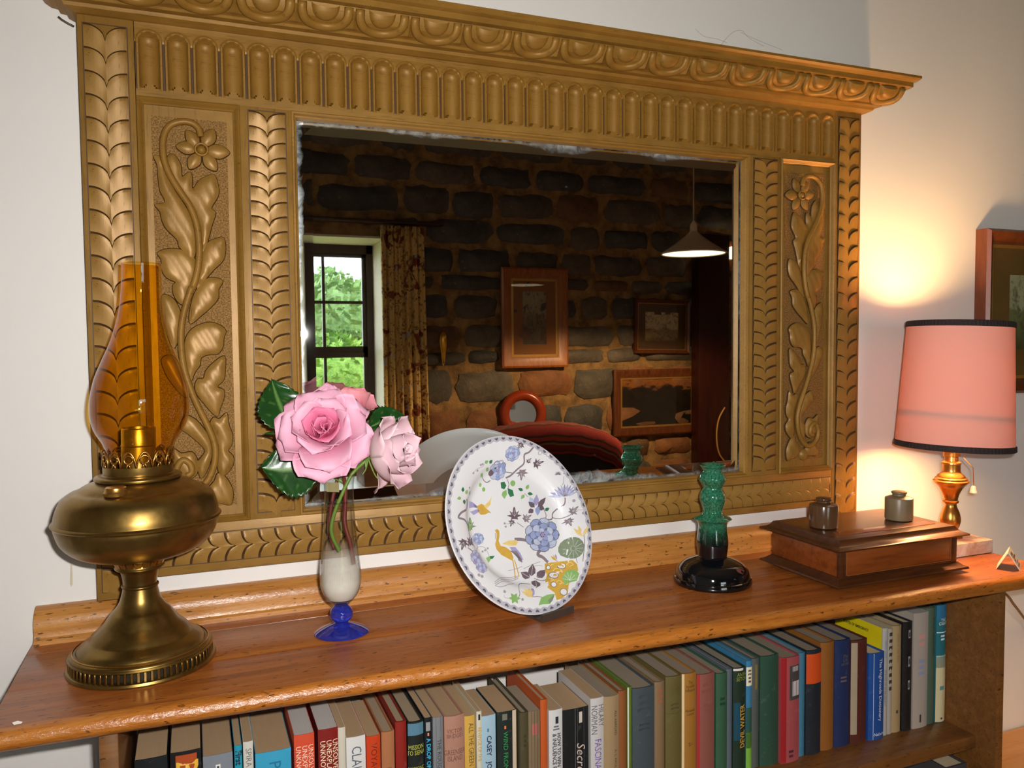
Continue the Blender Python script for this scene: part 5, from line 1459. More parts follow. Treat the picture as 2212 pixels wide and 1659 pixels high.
# branches and sprays
motif('painted_branch')
pxline(G, [(780, 235), (740, 290), (705, 310), (712, 370), (690, 400), (640, 450), (600, 470)], .0026)
pxline(G, [(600, 425), (640, 430), (660, 435)], .0012); pxline(G, [(480, 490), (450, 505), (420, 480), (405, 450)], .0014)
pxline(G, [(770, 235), (720, 240)], .0014); maple(DK, 672, 235, 2.2, 38); maple(DK, 800, 380, -.3, 46); maple(G, 722, 430, 1.6, 50); maple(DK, 740, 360, -.9, 26)
peony(528, 418, 70, 3); peony(615, 300, 56, 3)
motif('painted_sprig')
for x, y, a, m_ in ((400, 375, -.6, GN2), (440, 375, -.9, GN), (420, 410, .3, GN2), (395, 440, 1.5, GN2)): leafp(m_, x, y, a, 36, 26)
pxline(SK, [(310, 450), (340, 420), (385, 400), (400, 380)], .0006)
for x, y in ((312, 452), (345, 432), (370, 388), (385, 382)): blob(SK, x, y, 9, 9)
motif('painted_ivy')
pxline(G, [(610, 480), (625, 520), (615, 560)], .0012); blob(GN2, 655, 512, 20, 24); blob(GN2, 400, 525, 11, 16); blob(GN2, 428, 560, 13, 18)
pxpoly(GN, [(560, 505), (590, 500), (605, 530), (590, 560), (565, 550)]); pxpoly(GN2, [(575, 580), (605, 560), (610, 600), (590, 635), (568, 605)]); pxpoly(GN, [(615, 550), (655, 565), (665, 610), (635, 620), (618, 590)])
motif('painted_sprig')
pxline(SK, [(790, 245), (815, 280), (850, 290), (880, 310)], .0006)
for x, y in ((818, 300), (878, 315), (860, 295)): blob(SK, x, y, 15, 15); blob(WT, x, y, 11, 11, 0, 10, .0002)
# right-hand spray
motif('painted_daisies')
for x, y in ((962, 465), (1020, 462)):
    for k in range(7): leafp(G, x, y, -PI+k*PI/6, 26, 7)
pxline(G, [(1005, 480), (1005, 520), (1000, 545)], .0008)
motif('painted_aster')
for k in range(11): leafp(LV if k % 2 else BL2, 1020, 632, -2.95+k*.26, 96, 22)
for k in range(11): pxline(G, [(1020, 632), (1020+88*math.cos(-2.95+k*.26), 632+88*math.sin(-2.95+k*.26))], .0005, .0003)
motif('painted_branch')
pxline(G, [(1025, 640), (1025, 690), (990, 720), (965, 750), (960, 790), (925, 800), (905, 820)], .0020)
pxline(G, [(905, 800), (915, 760), (890, 700)], .0014); leafp(GN, 905, 725, -.5, 42, 26)
motif('painted_iris')
for x, y, a, L_, m_ in ((825, 700, -2.4, 66, DK), (835, 690, -1.5, 92, LV), (850, 700, -.9, 100, DK), (815, 680, -2.0, 70, BL2), (850, 690, 1.6, 76, BL), (815, 715, 2.5, 50, DK), (860, 700, .3, 44, DK)): leafp(m_, x, y, a, L_, 40, .0002)
motif('painted_sprig')
for x, y, a, m_ in ((735, 570, 3.6, GN), (760, 560, -1.1, GN2), (770, 590, .2, GN), (745, 600, 2.2, GN2)): leafp(m_, x, y, a, 44, 26)
pxline(G, [(745, 590), (775, 620)], .0008)
motif('painted_branch')
pxline(G, [(960, 780), (1030, 790), (1090, 760)], .0012); maple(G, 1080, 750, -.8, 44); maple(G, 1060, 815, 1.2, 40); pxline(SK, [(1100, 735), (1150, 740), (1165, 700)], .0006)
for x, y in ((1155, 765), (1160, 710), (1085, 668)): blob(SK, x, y, 12, 12)
# great peony
motif('painted_branch')
pxline(G, [(870, 1030), (850, 1070), (890, 1090), (930, 1130)], .0050); pxline(G, [(670, 950), (720, 950), (770, 960)], .0046)
peony(882, 915, 132, 4)
maple(DK, 668, 770, -1.6, 62); maple(DK, 650, 812, 1.9, 34); maple(G, 755, 790, -.6, 46)
motif('painted_sprig')
pxline(G, [(690, 820), (740, 855)], .0010); pxline(SK, [(600, 830), (640, 825), (660, 815)], .0006); blob(SK, 592, 825, 9, 9); blob(SK, 600, 850, 9, 9)
# flying bird
motif('painted_flying_bird')
pxpoly(OC, [(375, 690), (410, 672), (445, 690), (455, 715), (480, 735), (440, 755), (405, 758), (385, 735)]); pxpoly(OC2, [(430, 690), (470, 650), (490, 615), (480, 680), (450, 712)], .0002)
for k in range(4): pxline(LV, [(380, 700), (345, 668+k*9), (310, 660+k*14)], .0022)
pxpoly(LV, [(400, 720), (375, 715), (320, 735), (350, 760), (385, 740)]); pxline(G, [(472, 738), (485, 742)], .0008)
# left branch
motif('painted_branch')
pxline(G, [(270, 650), (275, 720), (215, 760), (190, 800), (240, 810), (280, 850), (295, 930), (270, 1020)], .0030)
motif('painted_sprig')
for x, y, a, m_ in ((228, 600, -1.6, GN), (255, 615, -1.2, GN2), (215, 645, 2.9, GN2), (240, 655, 1.4, GN)): leafp(m_, x, y, a, 40, 26)
pxline(SK, [(260, 655), (290, 630), (300, 590), (290, 560)], .0006); blob(SK, 298, 600, 12, 14); blob(SK, 288, 562, 8, 8)
maple(TQ, 315, 850, -1.5, 60); blob(GN2, 320, 840, 16, 50, .1)
maple(DK, 230, 990, 1.9, 56); maple(DK, 290, 985, -.8, 50)
peony(385, 945, 46, 2); pxline(G, [(375, 990), (375, 1020), (360, 1050)], .0012); pxline(SK, [(380, 1010), (430, 1010), (460, 1050), (470, 1080)], .0008)
for x, y in ((420, 1045), (440, 1035), (460, 1020)): blob(SK, x, y, 9, 9)
peony(345, 1105, 62, 2, (BL2, LV, BL)); peony(375, 1175, 52, 2, (LV, BL2, BL)); pxline(G, [(265, 1030), (310, 1060)], .0016)
motif('painted_ivy')
pxpoly(GN2, [(445, 1095), (475, 1080), (482, 1110), (465, 1135)]); pxpoly(GN, [(475, 1080), (515, 1078), (500, 1100), (482, 1105)])
motif('painted_buds')
for x, y in ((345, 1245), (370, 1255)): blob(SK, x, y, 13, 13)
# crane
motif('painted_crane')
pxpoly(OC, [(515, 880), (535, 868), (550, 885), (552, 920), (545, 960), (560, 1000), (600, 1010), (640, 1040), (660, 1090), (655, 1118), (620, 1100), (565, 1070), (530, 1030), (518, 990), (530, 940), (528, 900)])
pxpoly(OC2, [(570, 985), (620, 960), (685, 955), (695, 975), (680, 998), (630, 1000)], .0002); pxpoly(LV, [(630, 1010), (675, 1010), (715, 1060), (738, 1110), (700, 1105), (660, 1060)], .0002)
for k in range(5): pxline(G, [(640+10*k, 1040), (690+8*k, 1085+k*6), (700+6*k, 1115+4*k)], .0016, .0004)
pxline(OC, [(655, 1110), (668, 1180), (675, 1250)], .0018); pxline(OC, [(668, 1110), (690, 1180), (705, 1240)], .0016); pxline(G, [(518, 900), (522, 950)], .0008, .0003)
motif('painted_ripples')
for k in range(3): pxline(SK, [(475, 1325-k*14), (540, 1290-k*16), (640, 1275-k*14), (700, 1255-k*10)], .0009)
pxline(SK, [(475, 1325), (520, 1335), (600, 1310), (650, 1300)], .0009); pxline(SK, [(740, 1180), (800, 1150), (850, 1130), (870, 1125)], .0008); pxline(SK, [(620, 1195), (680, 1180), (730, 1160)], .0007); pxline(SK, [(800, 1165), (850, 1155), (890, 1160)], .0007)
# rock, lotus and leaves
motif('painted_dark_leaves')
for x, y, a, L_ in ((800, 1240, -1.45, 100), (790, 1250, -2.6, 84), (840, 1250, -.7, 96), (830, 1270, 1.9, 72)): leafp(DK, x, y, a, L_, 58); pxline(WT, [(x, y), (x+L_*.85*math.cos(a), y+L_*.85*math.sin(a))], .0005, .0003)
pxline(G, [(820, 1255), (870, 1275), (900, 1270)], .0012)
motif('painted_rock')
pxpoly(OC, [(905, 1140), (960, 1130), (1040, 1128), (1080, 1125), (1110, 1160), (1115, 1210), (1060, 1260), (1040, 1330), (1030, 1390), (980, 1430), (945, 1440), (935, 1380), (890, 1340), (885, 1290), (915, 1230), (905, 1190)])
for x, y, r_ in ((930, 1170, 13), (1010, 1168, 20), (950, 1238, 24), (935, 1315, 18), (1000, 1375, 24)): blob(DK, x, y, r_+4, r_+5, 0, 10, .0002); blob(WT, x, y, r_, r_+1, 0, 10, .0004)
for x, y, r_ in ((980, 1200, 24), (1060, 1160, 22), (920, 1275, 20), (975, 1300, 22), (1020, 1310, 18), (960, 1160, 16)): pxline(OC2, [(x-r_, y), (x, y-r_*.8), (x+r_, y), (x, y+r_*.6)], .0012, .0003)
motif('painted_lily_pad')
blob(TQ, 1085, 1030, 78, 86, .2, 16)
for k in range(12): pxline(WT, [(1088+14*math.cos(k*PI/6), 1035+14*math.sin(k*PI/6)), (1088+66*math.cos(k*PI/6), 1035+72*math.sin(k*PI/6))], .0004, .0003)
motif('painted_lily_pad')
pxpoly(GN2, [(1000, 1255), (1040, 1205), (1095, 1200), (1120, 1235), (1100, 1290), (1060, 1300), (1010, 1320)], .0003); 
for k in range(6): pxline(WT, [(1050, 1285), (1050+52*math.cos(-2.9+k*.55), 1285+66*math.sin(-2.9+k*.55))], .0005, .0006)
motif('painted_lotus')
pxline(G, [(1150, 1140), (1165, 1000), (1160, 940)], .0012); pxline(G, [(1105, 1110), (1112, 1150)], .0010); pxline(G, [(1160, 940), (1190, 870)], .0008)
for a, m_ in ((-2.3, OC2), (-1.9, OC2), (-1.5, WT), (-1.1, OC2)): leafp(m_, 1150, 945, a, 92, 24, .0002)
motif('painted_lotus')
for a, m_ in ((-2.4, OC), (-2.0, OC2), (-1.6, LV)): leafp(m_, 990, 1115, a, 52, 16)
pxline(G, [(985, 1115), (1000, 1125)], .0008)
motif('painted_lotus')
pxline(G, [(650, 1425), (670, 1390), (670, 1340), (700, 1300), (760, 1300), (780, 1305)], .0010)
for a in (-2.6, -2.2, -1.8, -1.4): leafp(OC2 if a < -1.6 else LV, 765, 1415, a, 96, 30, .0002)
pxline(G, [(770, 1412), (810, 1410), (860, 1420)], .0008)
motif('painted_green_flower')
for k in range(6): leafp(GN2, 622, 1425, k*PI/3, 48, 26)
pxline(SK, [(580, 1425), (545, 1420), (540, 1400)], .0006); blob(SK, 548, 1372, 12, 12); blob(SK, 685, 1433, 11, 11)
motif('painted_lily_pad')
pxpoly(GN2, [(805, 1480), (830, 1420), (880, 1395), (935, 1390), (915, 1440), (890, 1470), (840, 1472)])
pxpoly(TQ, [(880, 1440), (935, 1392), (915, 1440), (890, 1470)], .0002)
def decals():
    for (nm, _), items in SHAPES.items():
        V, F, MI, mats = [], [], [], []
        for mat, kind, data, lift in items:
            if mat not in mats: mats.append(mat)
            f0 = len(F)
            if kind == 'p':
                P_, T_ = fill([tuple(p) for p in data], .006); b = len(V)
                V += [(x, y, lift) for x, y in P_]
                for q in T_:
                    (x0_, y0_), (x1_, y1_), (x2_, y2_) = (P_[k] for k in q)
                    q = tuple(b+k for k in q)
                    F.append(q if (x1_-x0_)*(y2_-y0_)-(y1_-y0_)*(x2_-x0_) > 0 else q[::-1])
            else:
                L, Rr = data; b = len(V)
                for p, q in zip(L, Rr): V += [(p[0], p[1], lift), (q[0], q[1], lift)]
                for k in range(len(L)-1): F.append((b+2*k, b+2*k+1, b+2*k+3, b+2*k+2))
            MI += [mats.index(mat)]*(len(F)-f0)
        V2 = [(x, y+PRD, pz(min(math.hypot(x, y), PRD))+l) for x, y, l in V]
        me = mesh(V2, F)
        for m_ in mats: me.materials.append(m_)
        me.polygons.foreach_set('material_index', MI)
        link(nm, me, None, plate)
decals()
# scalloped border band
V, F, V2, F2 = [], [], [], []
N = 480; NS = 60
for k in range(N):
    a = 2*PI*k/N; ph = (k*NS/N) % 1
    ri = .1222+.0022*abs(2*ph-1)**1.5
    for r_ in (ri, (ri+.1306)/2, .1306): V.append((r_*math.cos(a), PRD+r_*math.sin(a), pz(r_)+.0004))
for k in range(N):
    q, w = k*3, ((k+1) % N)*3
    F += [(q, q+1, w+1, w), (q+1, q+2, w+2, w+1)]
link('border_print', mesh(V, F), ink('border_grey', srgb(184, 182, 192)), plate)
for k in range(NS):
    a0_ = 2*PI*(k+.5)/NS
    b = len(V2)
    for da, r_ in ((-.028, .1276), (-.015, .1288), (0, .1279), (.015, .1288), (.028, .1276), (.016, .1258), (0, .1246), (-.016, .1258)):
        V2.append((r_*math.cos(a0_+da), PRD+r_*math.sin(a0_+da), pz(r_)+.0008))
    F2.append(tuple(range(b+7, b-1, -1)))
bh_ = link('border_hearts', mesh(V2, F2), ink('heart_grey', srgb(104, 98, 110)), plate); bh_['kind'] = 'stuff'
# stand
st = empty('plate_stand', (PC.x, PC.y, ZT)); tag(st, 'small dark wooden stand holding the china plate upright', 'plate stand')
M_STAND = plain('dark_stand_wood', srgb(62, 50, 44), .5, 0, .35, 60)
az = Matrix.Rotation(PAZ, 4, 'Z')
def stp(me, name): o = link(name, me, M_STAND, st); o.rotation_euler = (0, 0, PAZ); return o
# plate foot sits here: lowest rim point in stand coordinates
low = (PC-PB*PRD)-Vector((PC.x, PC.y, ZT)); low = az.inverted() @ low
ly = low.y
pts = [(-.036, ly-.010), (.036, ly-.010), (.030, ly+.060), (-.030, ly+.060)]
bm = bmesh.new(); me_ = mesh(*joined([box_vf(-.026, .034, ly-.0155, ly-.0105, .0002, .0105), box_vf(-.026, .034, ly-.0105, ly+.045, .0002, .0036)])); bm.from_mesh(me_)
stp(bm_mesh(bm), 'ledge')
tb = .09
stp(mesh(*tube_vf([(0, ly+.040, .003), (0, ly+.040+.046, tb)], [.006, .005], 8), True), 'back_rest')
stp(mesh(*tube_vf([(0, ly+.040+.044, tb-.002), (0, ly+.095, .004)], .004, 8), True), 'prop')
# ================================================================== BOOKS
YS = -.190
PAGES = {}
def page_mat(name, c):
    if name in PAGES: return PAGES[name]
    t = NT('page_edges_'+name); f = t.noise(t.coord('Object', (900, 6, 6)), 3, 3); n = t.noise(t.coord(), 30, 3)
    PAGES[name] = t.done(t.bsdf(t.mix(f, dark(c, .8), t.mix(n, c, dark(c, 1.12))), .8, 0, f, .25, .0006)); return PAGES[name]
PGC = {'tan': srgb(190, 158, 120), 'grey': srgb(200, 194, 188), 'old': srgb(172, 152, 124), 'cream': srgb(214, 198, 168), 'dust': srgb(158, 144, 124)}
def cover_mat(key, c, worn, rough):
    nm = 'cover_%s' % key
    t = NT(nm); v = t.coord(); f = t.noise(v, 70, 5, .7); g = t.noise(t.coord('Object', (160, 160, 8)), 3, 4)
    col = t.mix(t.ramp(f, [(.58, (0,0,0)), (.76, (worn, worn, worn))]), c, tuple(min(1, x*.6+.22) for x in c))
    col = t.mix(t.math('MULTIPLY', g, .25), col, dark(c, .7))
    return t.done(t.bsdf(col, rough, 0, f, .1, .0006))
INKS = {}
def spine_ink(c):
    k = 'ink_%d_%d_%d' % c
    if k not in INKS: INKS[k] = plain('spine_'+k, srgb(*c), .5, 0, .05)
    return INKS[k]
def book(i, xl, xr, yt, kind, col, pages, label, marks=(), dy=0.0, depth=None, worn=.3, rough=.5, top=None, lean=0.0, bulge=None):
    a, b = at(xl, yt, 1, YS), at(xr, yt, 1, YS)
    x0, x1 = a.x+.0004, b.x-.0004; h = (a.z+b.z)/2-ZS-.0004
    hard = kind == 'hard'
    depth = depth or (.128 if hard else .108)
    w = x1-x0; hw_ = w/2; tk = min(.0022 if hard else .0006, w*.2)
    bl_ = bulge if bulge is not None else min(.0035 if hard else .0018, w*.14)
    y0 = dy                                   # spine plane in local coordinates (front towards -Y)
    n = 8
    arc = [(-hw_+w*k/n, y0-bl_*(1-(2*k/n-1)**2)) for k in range(n+1)]
    inner = [(-hw_+tk+(w-2*tk)*k/n, y0+tk-bl_*.8*(1-(2*k/n-1)**2)) for k in range(n+1)]
    out = [(-hw_, y0+depth)]+arc+[(hw_, y0+depth)]
    inn = [(-hw_+tk, y0+depth)]+inner+[(hw_-tk, y0+depth)]
    m = len(out); V, F = [], []
    for z_ in (0, h):
        V += [(x, y, z_) for x, y in out]; V += [(x, y, z_) for x, y in inn]
    for k in range(m-1):
        F += [(k, k+1, 2*m+k+1, 2*m+k), (m+k+1, m+k, 3*m+k, 3*m+k+1), (2*m+k, 2*m+k+1, 3*m+k+1, 3*m+k), (k+1, k, m+k, m+k+1)]
    F += [(0, 2*m, 3*m, m), (m-1, 2*m-1, 4*m-1, 3*m-1)]
    root = empty('book', ((x0+x1)/2, YS, ZS+.0002)); tag(root, label, 'book', 'books on the upper shelf')
    me = mesh(V, F); bm = bmesh.new(); bm.from_mesh(me)
    cm = cover_mat(str(i), srgb(*col), worn, rough)
    cov = link('cover', bm_mesh(bm, True, .5), cm, root)
    ins = .003 if hard else .0002
    P = [(x*.995, y+.0003, z_) for z_ in (ins, h-ins) for x, y in ([(-hw_+tk, y0+depth-ins*1.5)]+inner+[(hw_-tk, y0+depth-ins*1.5)])]
    F = [tuple(range(m)), tuple(range(2*m-1, m-1, -1))]+[(k, (k+1) % m, m+(k+1) % m, m+k) for k in range(m)]
    bm = bmesh.new(); bm.from_mesh(mesh(P, F)); link('pages', bm_mesh(bm), page_mat(pages, PGC[pages]), root)
    def yb(x): return y0-bl_*(1-min(1, abs(x)/hw_)**2)-.0003
    for mk in marks:
        if mk[0] == 'b':                      # colour band: from, to (m from top), colour, x range
            _, d0, d1, c, *xr_ = mk; d1 = min(d1, h-.001); d0 = max(d0, .0003); xa, xb = xr_[0] if xr_ else (-1, 1)
            if d1 <= d0: continue
            V, F = [], []
            for k in range(7):
                x = hw_*(xa+(xb-xa)*k/6)*.995
                V += [(x, yb(x)+.0001, h-d0), (x, yb(x)+.0001, h-d1)]
            F = [(2*k, 2*k+1, 2*k+3, 2*k+2) for k in range(6)]
            link('spine_band', mesh(V, F), spine_ink(c), cov)
        elif mk[0] == 'l':                    # fine illegible lines of print: from, to, count, colour
            _, d0, d1, cnt, c = mk[:5]; d1 = min(d1, h-.002); wd = mk[5] if len(mk) > 5 else .6
            parts = []
            rr_ = random.Random(i*7+int(d0*1000))
            for k in range(cnt):
                zc = h-(d0+(d1-d0)*(k+.5)/cnt); hh_ = (d1-d0)/cnt*.28; wx = hw_*wd*rr_.uniform(.7, 1)
                parts.append(([(-wx, yb(wx)-.0002, zc-hh_), (wx, yb(wx)-.0002, zc-hh_), (wx, yb(0)-.0001, zc+hh_), (-wx, yb(0)-.0001, zc+hh_)], [(0, 1, 2, 3)]))
            o = link('fine_print', mesh(*joined(parts)), spine_ink(c), cov)
            if cnt > 1: o['kind'] = 'stuff'
        else:                                 # lettering: orientation, text, distance from top, size, colour, x offset, options
            ori, txt, d0, size, c = mk[:5]; xo = mk[5] if len(mk) > 5 else 0.0; opt = mk[6] if len(mk) > 6 else {}
            tm = text_me(txt, size, opt.get('bold', 0), opt.get('shear', 0), opt.get('sx', 1), opt.get('sp', 1), 'CENTER' if ori == 'H' else 'LEFT')
            for v_ in tm.vertices:
                u, q = v_.co.x, v_.co.y
                if ori == 'H': x, z_ = u+xo*hw_, h-d0+q
                elif ori == 'D': x, z_ = q+xo*hw_, h-d0-u
                else: x, z_ = -q+xo*hw_, h-d0+u
                x = max(-hw_, min(hw_, x)); z_ = max(.001, min(h-.001, z_))
                v_.co = (x, yb(x)-.0002, z_)
            link('spine_lettering', tm, spine_ink(c), cov)
    return root
WHT = (236, 232, 224); GLD = (206, 170, 92); BLK = (30, 28, 28)
BK = [
 (289, 362, 1636, 'soft', (18, 22, 26), 'tan', 'thick black paperback with a blue panel, against the bookcase side', [('b', .018, .09, (70, 150, 196), (-.5, .72)), ('b', .030, .09, (206, 108, 48), (-.15, .45))]),
 (366, 435, 1622, 'soft', (20, 18, 18), 'tan', 'thick black paperback with an orange panel and gold capital letters', [('b', .004, .11, (172, 72, 26), (-.66, .72)), ('D', 'BO', .010, .034, (228, 176, 60), .0, {'bold': .0006})]),
 (437, 503, 1627, 'soft', (136, 142, 152), 'tan', 'grey paperback with a small round white emblem on its spine', [('b', .012, .024, WHT, (-.16, .16)), ('b', .014, .022, (60, 60, 66), (-.08, .08)), ('l', .030, .045, 3, (96, 100, 110), .3)]),
 (505, 523, 1610, 'soft', (32, 160, 188), 'tan', 'slim turquoise paperback with dark title letters', [('D', 'First', .006, .010, (16, 40, 60), 0, {'bold': .0003}), ('b', .032, .046, WHT, (-.55, .55)), ('D', 'BB', .034, .009, BLK, 0, {'bold': .0003})]),
 (524, 547, 1601, 'soft', (226, 222, 210), 'tan', 'narrow cream paperback with thin grey capitals down the spine', [('D', 'SPIRA  HOW', .008, .0095, (110, 108, 104), 0)]),
 (550, 629, 1620, 'soft', (60, 172, 212), 'tan', 'very thick bright sky-blue paperback', [('D', 'PHILIP', .012, .020, (30, 110, 150), .05)]),
 (632, 677, 1578, 'soft', (226, 84, 52), 'grey', 'vermilion paperback with three lines of white capitals', [('D', 'UNSOLVED\nUNEXPLAINED\nUNKNOWN', .014, .0088, (244, 214, 190), 0)], -.010),
 (683, 727, 1565, 'soft', (138, 26, 20), 'grey', 'dark red paperback with three lines of cream capitals', [('D', 'UNSOLVED\nUNEXPLAINED\nUNKNOWN', .014, .0090, (244, 226, 190), .05), ('D', 'GH', .078, .013, WHT, .1, {'bold': .0004})], -.010),
 (729, 746, 1570, 'soft', (226, 218, 198), 'tan', 'narrow plain cream paperback next to the dark red one', []),
 (747, 790, 1591, 'soft', (236, 234, 230), 'tan', 'white paperback with tall grey serif capitals', [('D', 'CLAIRE R', .012, .018, (86, 96, 106), 0, {'sx': .8})]),
 (790, 821, 1587, 'soft', (214, 66, 20), 'tan', 'bright orange-red paperback with scuffed edges and dark title', [('D', 'VOYAGE IN, V', .010, .0115, (110, 30, 10), 0)]),
 (823, 852, 1579, 'hard', (186, 120, 78), 'old', 'tan cloth book with faint brown title, dark red boards', [('l', .045, .085, 4, (140, 84, 52), .5)]),
 (853, 878, 1558, 'hard', (150, 36, 24), 'old', 'brick-red cloth book with frayed pale edges', []),
 (879, 914, 1556, 'hard', (30, 36, 32), 'old', 'black-green book with yellow-green title capitals and blue head', [('b', .002, .018, (86, 128, 150)), ('H', 'MISSION\nTO SIENA', .038, .0088, (186, 188, 72), 0, {'sx': .62}), ('H', 'RAYMOND\nMARSHALL', .066, .0074, (176, 178, 70), 0, {'sx': .62})]),
 (916, 933, 1550, 'soft', (16, 26, 34), 'tan', 'slim black paperback with sky-blue capitals', [('b', .006, .018, (150, 150, 150), (-.6, .6)), ('b', .0205, .0245, (236, 150, 100), (-.22, .22)), ('D', 'A DROP OF PATIENCE', .028, .0078, (60, 170, 210), 0, {'bold': .0002})]),
 (934, 957, 1548, 'soft', (136, 138, 142), 'tan', 'creased silver-grey paperback beside the slim black one', [('D', 'THE ROUGH', .030, .0080, (50, 50, 54), .1), ('b', 0, .12, (100, 102, 106), (-.5, -.38)), ('b', 0, .12, (100, 102, 106), (.46, .56))]),
 (958, 1002, 1543, 'hard', (188, 138, 116), 'tan', 'faded dusty-pink novel with brown serif title', [('H', 'VICTOR\nBRIDGES', .024, .0080, (112, 76, 66), 0, {'sx': .75}), ('H', 'GREENSEA\nISLAND', .054, .0100, (112, 76, 66), 0, {'sx': .62})]),
 (1003, 1026, 1546, 'soft', (226, 178, 78), 'tan', 'yellow-ochre paperback with thin dark capitals', [('D', 'ALL THE GREEN YEAR', .010, .0105, (104, 84, 40), .2, {'sx': .8})]),
 (1027, 1039, 1534, 'soft', (228, 222, 196), 'tan', 'very slim pale yellow paperback with gold title', [('b', .004, .012, (40, 40, 46), (-.4, .4)), ('D', 'REVENGE OF THE', .022, .0075, (186, 150, 60), 0, {'sx': .8})], -.002),
 (1040, 1076, 1551, 'soft', (176, 208, 226), 'tan', 'pale blue paperback with dark blue capitals', [('b', .018, .023, (70, 120, 160), (-.1, .1)), ('D', 'CASEY   JOYCE S', .028, .0098, (38, 50, 84), .1, {'bold': .0002})], .010),
 (1077, 1120, 1540, 'soft', (30, 42, 38), 'tan', 'thick black paperback with green capitals and torn spine edge', [('b', .0, .20, (214, 192, 166), (.55, .98)), ('b', .003, .012, (120, 116, 100), (-.5, 0)), ('b', .020, .0245, (222, 130, 70), (-.3, -.12)), ('D', 'WIND FROM THE CAR', .028, .0095, (50, 150, 78), -.2)], .006),
 (1122, 1141, 1537, 'hard', (84, 76, 48), 'dust', 'narrow dark khaki cloth book', [('l', .030, .05, 3, (60, 52, 32), .3)]),
 (1141, 1167, 1535, 'soft', (140, 118, 90), 'dust', 'tattered brown book with exposed stitching and red label', [('b', .018, .034, (184, 96, 88), (-.45, .6)), ('b', 0, .15, (100, 82, 60), (-.6, -.5)), ('b', 0, .15, (100, 82, 60), (-.1, 0)), ('b', 0, .15, (100, 82, 60), (.4, .5))]),
 (1167, 1183, 1511, 'hard', (206, 92, 36), 'old', 'tall slim orange cloth book', []),
 (1184, 1214, 1531, 'soft', (226, 224, 222), 'tan', 'white paperback with two lines of black capitals and square emblem', [('b', .010, .020, (40, 44, 56), (-.1, .35)), ('l', .022, .030, 2, (110, 110, 120), .5), ('D', 'HOW TO WIN FRIENDS\n& INFLUENCE PEOPLE', .034, .0082, (52, 54, 66), .05, {'bold': .0002, 'sx': .9})]),
 (1214, 1272, 1530, 'soft', (22, 24, 26), 'tan', 'fat cracked black paperback with pale script title', [('b', .006, .022, (206, 196, 186), (.25, .5)), ('D', 'Secrets', .050, .019, (206, 190, 178), .35, {'shear': .35}), ('b', 0, .14, (120, 120, 124), (-.06, -.03)), ('b', 0, .14, (90, 92, 96), (.62, .645)), ('b', 0, .14, (90, 92, 96), (.12, .14))]),
 (1272, 1301, 1504, 'soft', (214, 210, 208), 'tan', 'white-spined paperback with thin grey and violet capitals', [('D', 'HILARY\nNORMAN', .010, .0130, (104, 100, 108), .0, {'sx': .75}), ('D', 'FASCINATION', .060, .0150, (112, 84, 170), .0, {'sx': .75})], -.004),
 (1302, 1336, 1501, 'hard', (204, 170, 126), 'dust', 'light tan book with small black title', [('D', 'ALL ABROAD', .022, .0062, (60, 46, 34), .45), ('D', 'A. L. FAULD', .080, .0062, (60, 46, 34), .45)]),
 (1336, 1354, 1492, 'hard', (178, 106, 54), 'dust', 'slim caramel-brown cloth book', []),
 (1354, 1364, 1483, 'hard', (120, 150, 52), 'dust', 'very thin moss-green book with chipped white edge', [('b', 0, .14, (226, 224, 212), (-1, -.5))]),
 (1365, 1414, 1483, 'hard', (86, 98, 104), 'dust', 'thick slate-blue cloth book with faint dark title', [('l', .008, .038, 3, (64, 74, 82), .62), ('b', .046, .0475, (64, 74, 82)), ('l', .052, .066, 2, (60, 70, 78), .6)]),
 (1414, 1436, 1472, 'hard', (168, 136, 98), 'dust', 'faded buff cloth book with reddish title', [('l', .010, .034, 3, (160, 96, 70), .5)]),
 (1436, 1472, 1458, 'hard', (128, 114, 62), 'dust', 'olive-green cloth book with dark title and ruled line', [('H', 'THE\nSECRET\nSCOUTS', .020, .0075, (92, 78, 44), 0, {'sx': .75}), ('l', .040, .052, 2, (92, 78, 44), .55), ('b', .056, .0572, (92, 78, 44))]),
 (1472, 1505, 1453, 'hard', (206, 140, 56), 'dust', 'torn orange dust-jacket book marked with a shilling price', [('b', .0, .20, (224, 196, 150), (-1, -.7)), ('H', 'The\nInvisible\nInfluence', .020, .0070, (70, 44, 24), .05, {'sx': .68}), ('H', 'Alexander\nCannon', .060, .0062, (70, 44, 24), .05, {'sx': .66}), ('H', '5/-', .110, .0080, (60, 40, 24), .1)]),
 (1505, 1544, 1454, 'hard', (178, 106, 92), 'dust', 'faded rose-pink cloth book with one bright red side', [('b', 0, .17, (168, 44, 44), (-1, -.72)), ('l', .012, .032, 2, (140, 80, 70), .55), ('l', .045, .06, 2, (140, 80, 70), .4)]),
 (1545, 1570, 1452, 'hard', (66, 116, 84), 'dust', 'narrow mid-green cloth book with dark embossed title', [('l', .036, .052, 2, (30, 64, 48), .6)]),
 (1570, 1583, 1445, 'hard', (116, 128, 142), 'dust', 'slim blue-grey cloth book beside the jungle-patterned one', [('D', 'THE GREEN AND OTHER', .014, .0060, (90, 98, 110), 0)]),
 (1583, 1611, 1441, 'hard', (34, 62, 46), 'dust', 'jungle-patterned dark green book with gold capitals running upwards', [('b', .055, .115, (24, 72, 92), (-.9, 0)), ('b', .0, .004, (226, 222, 210), (-1, .4)), ('H', 'ANYA\nSETON', .014, .0085, (150, 160, 60), .2, {'sx': .75}), ('U', 'DEVIL WATER', .128, .0125, (196, 152, 60), .35, {'bold': .0003, 'sx': .88})]),
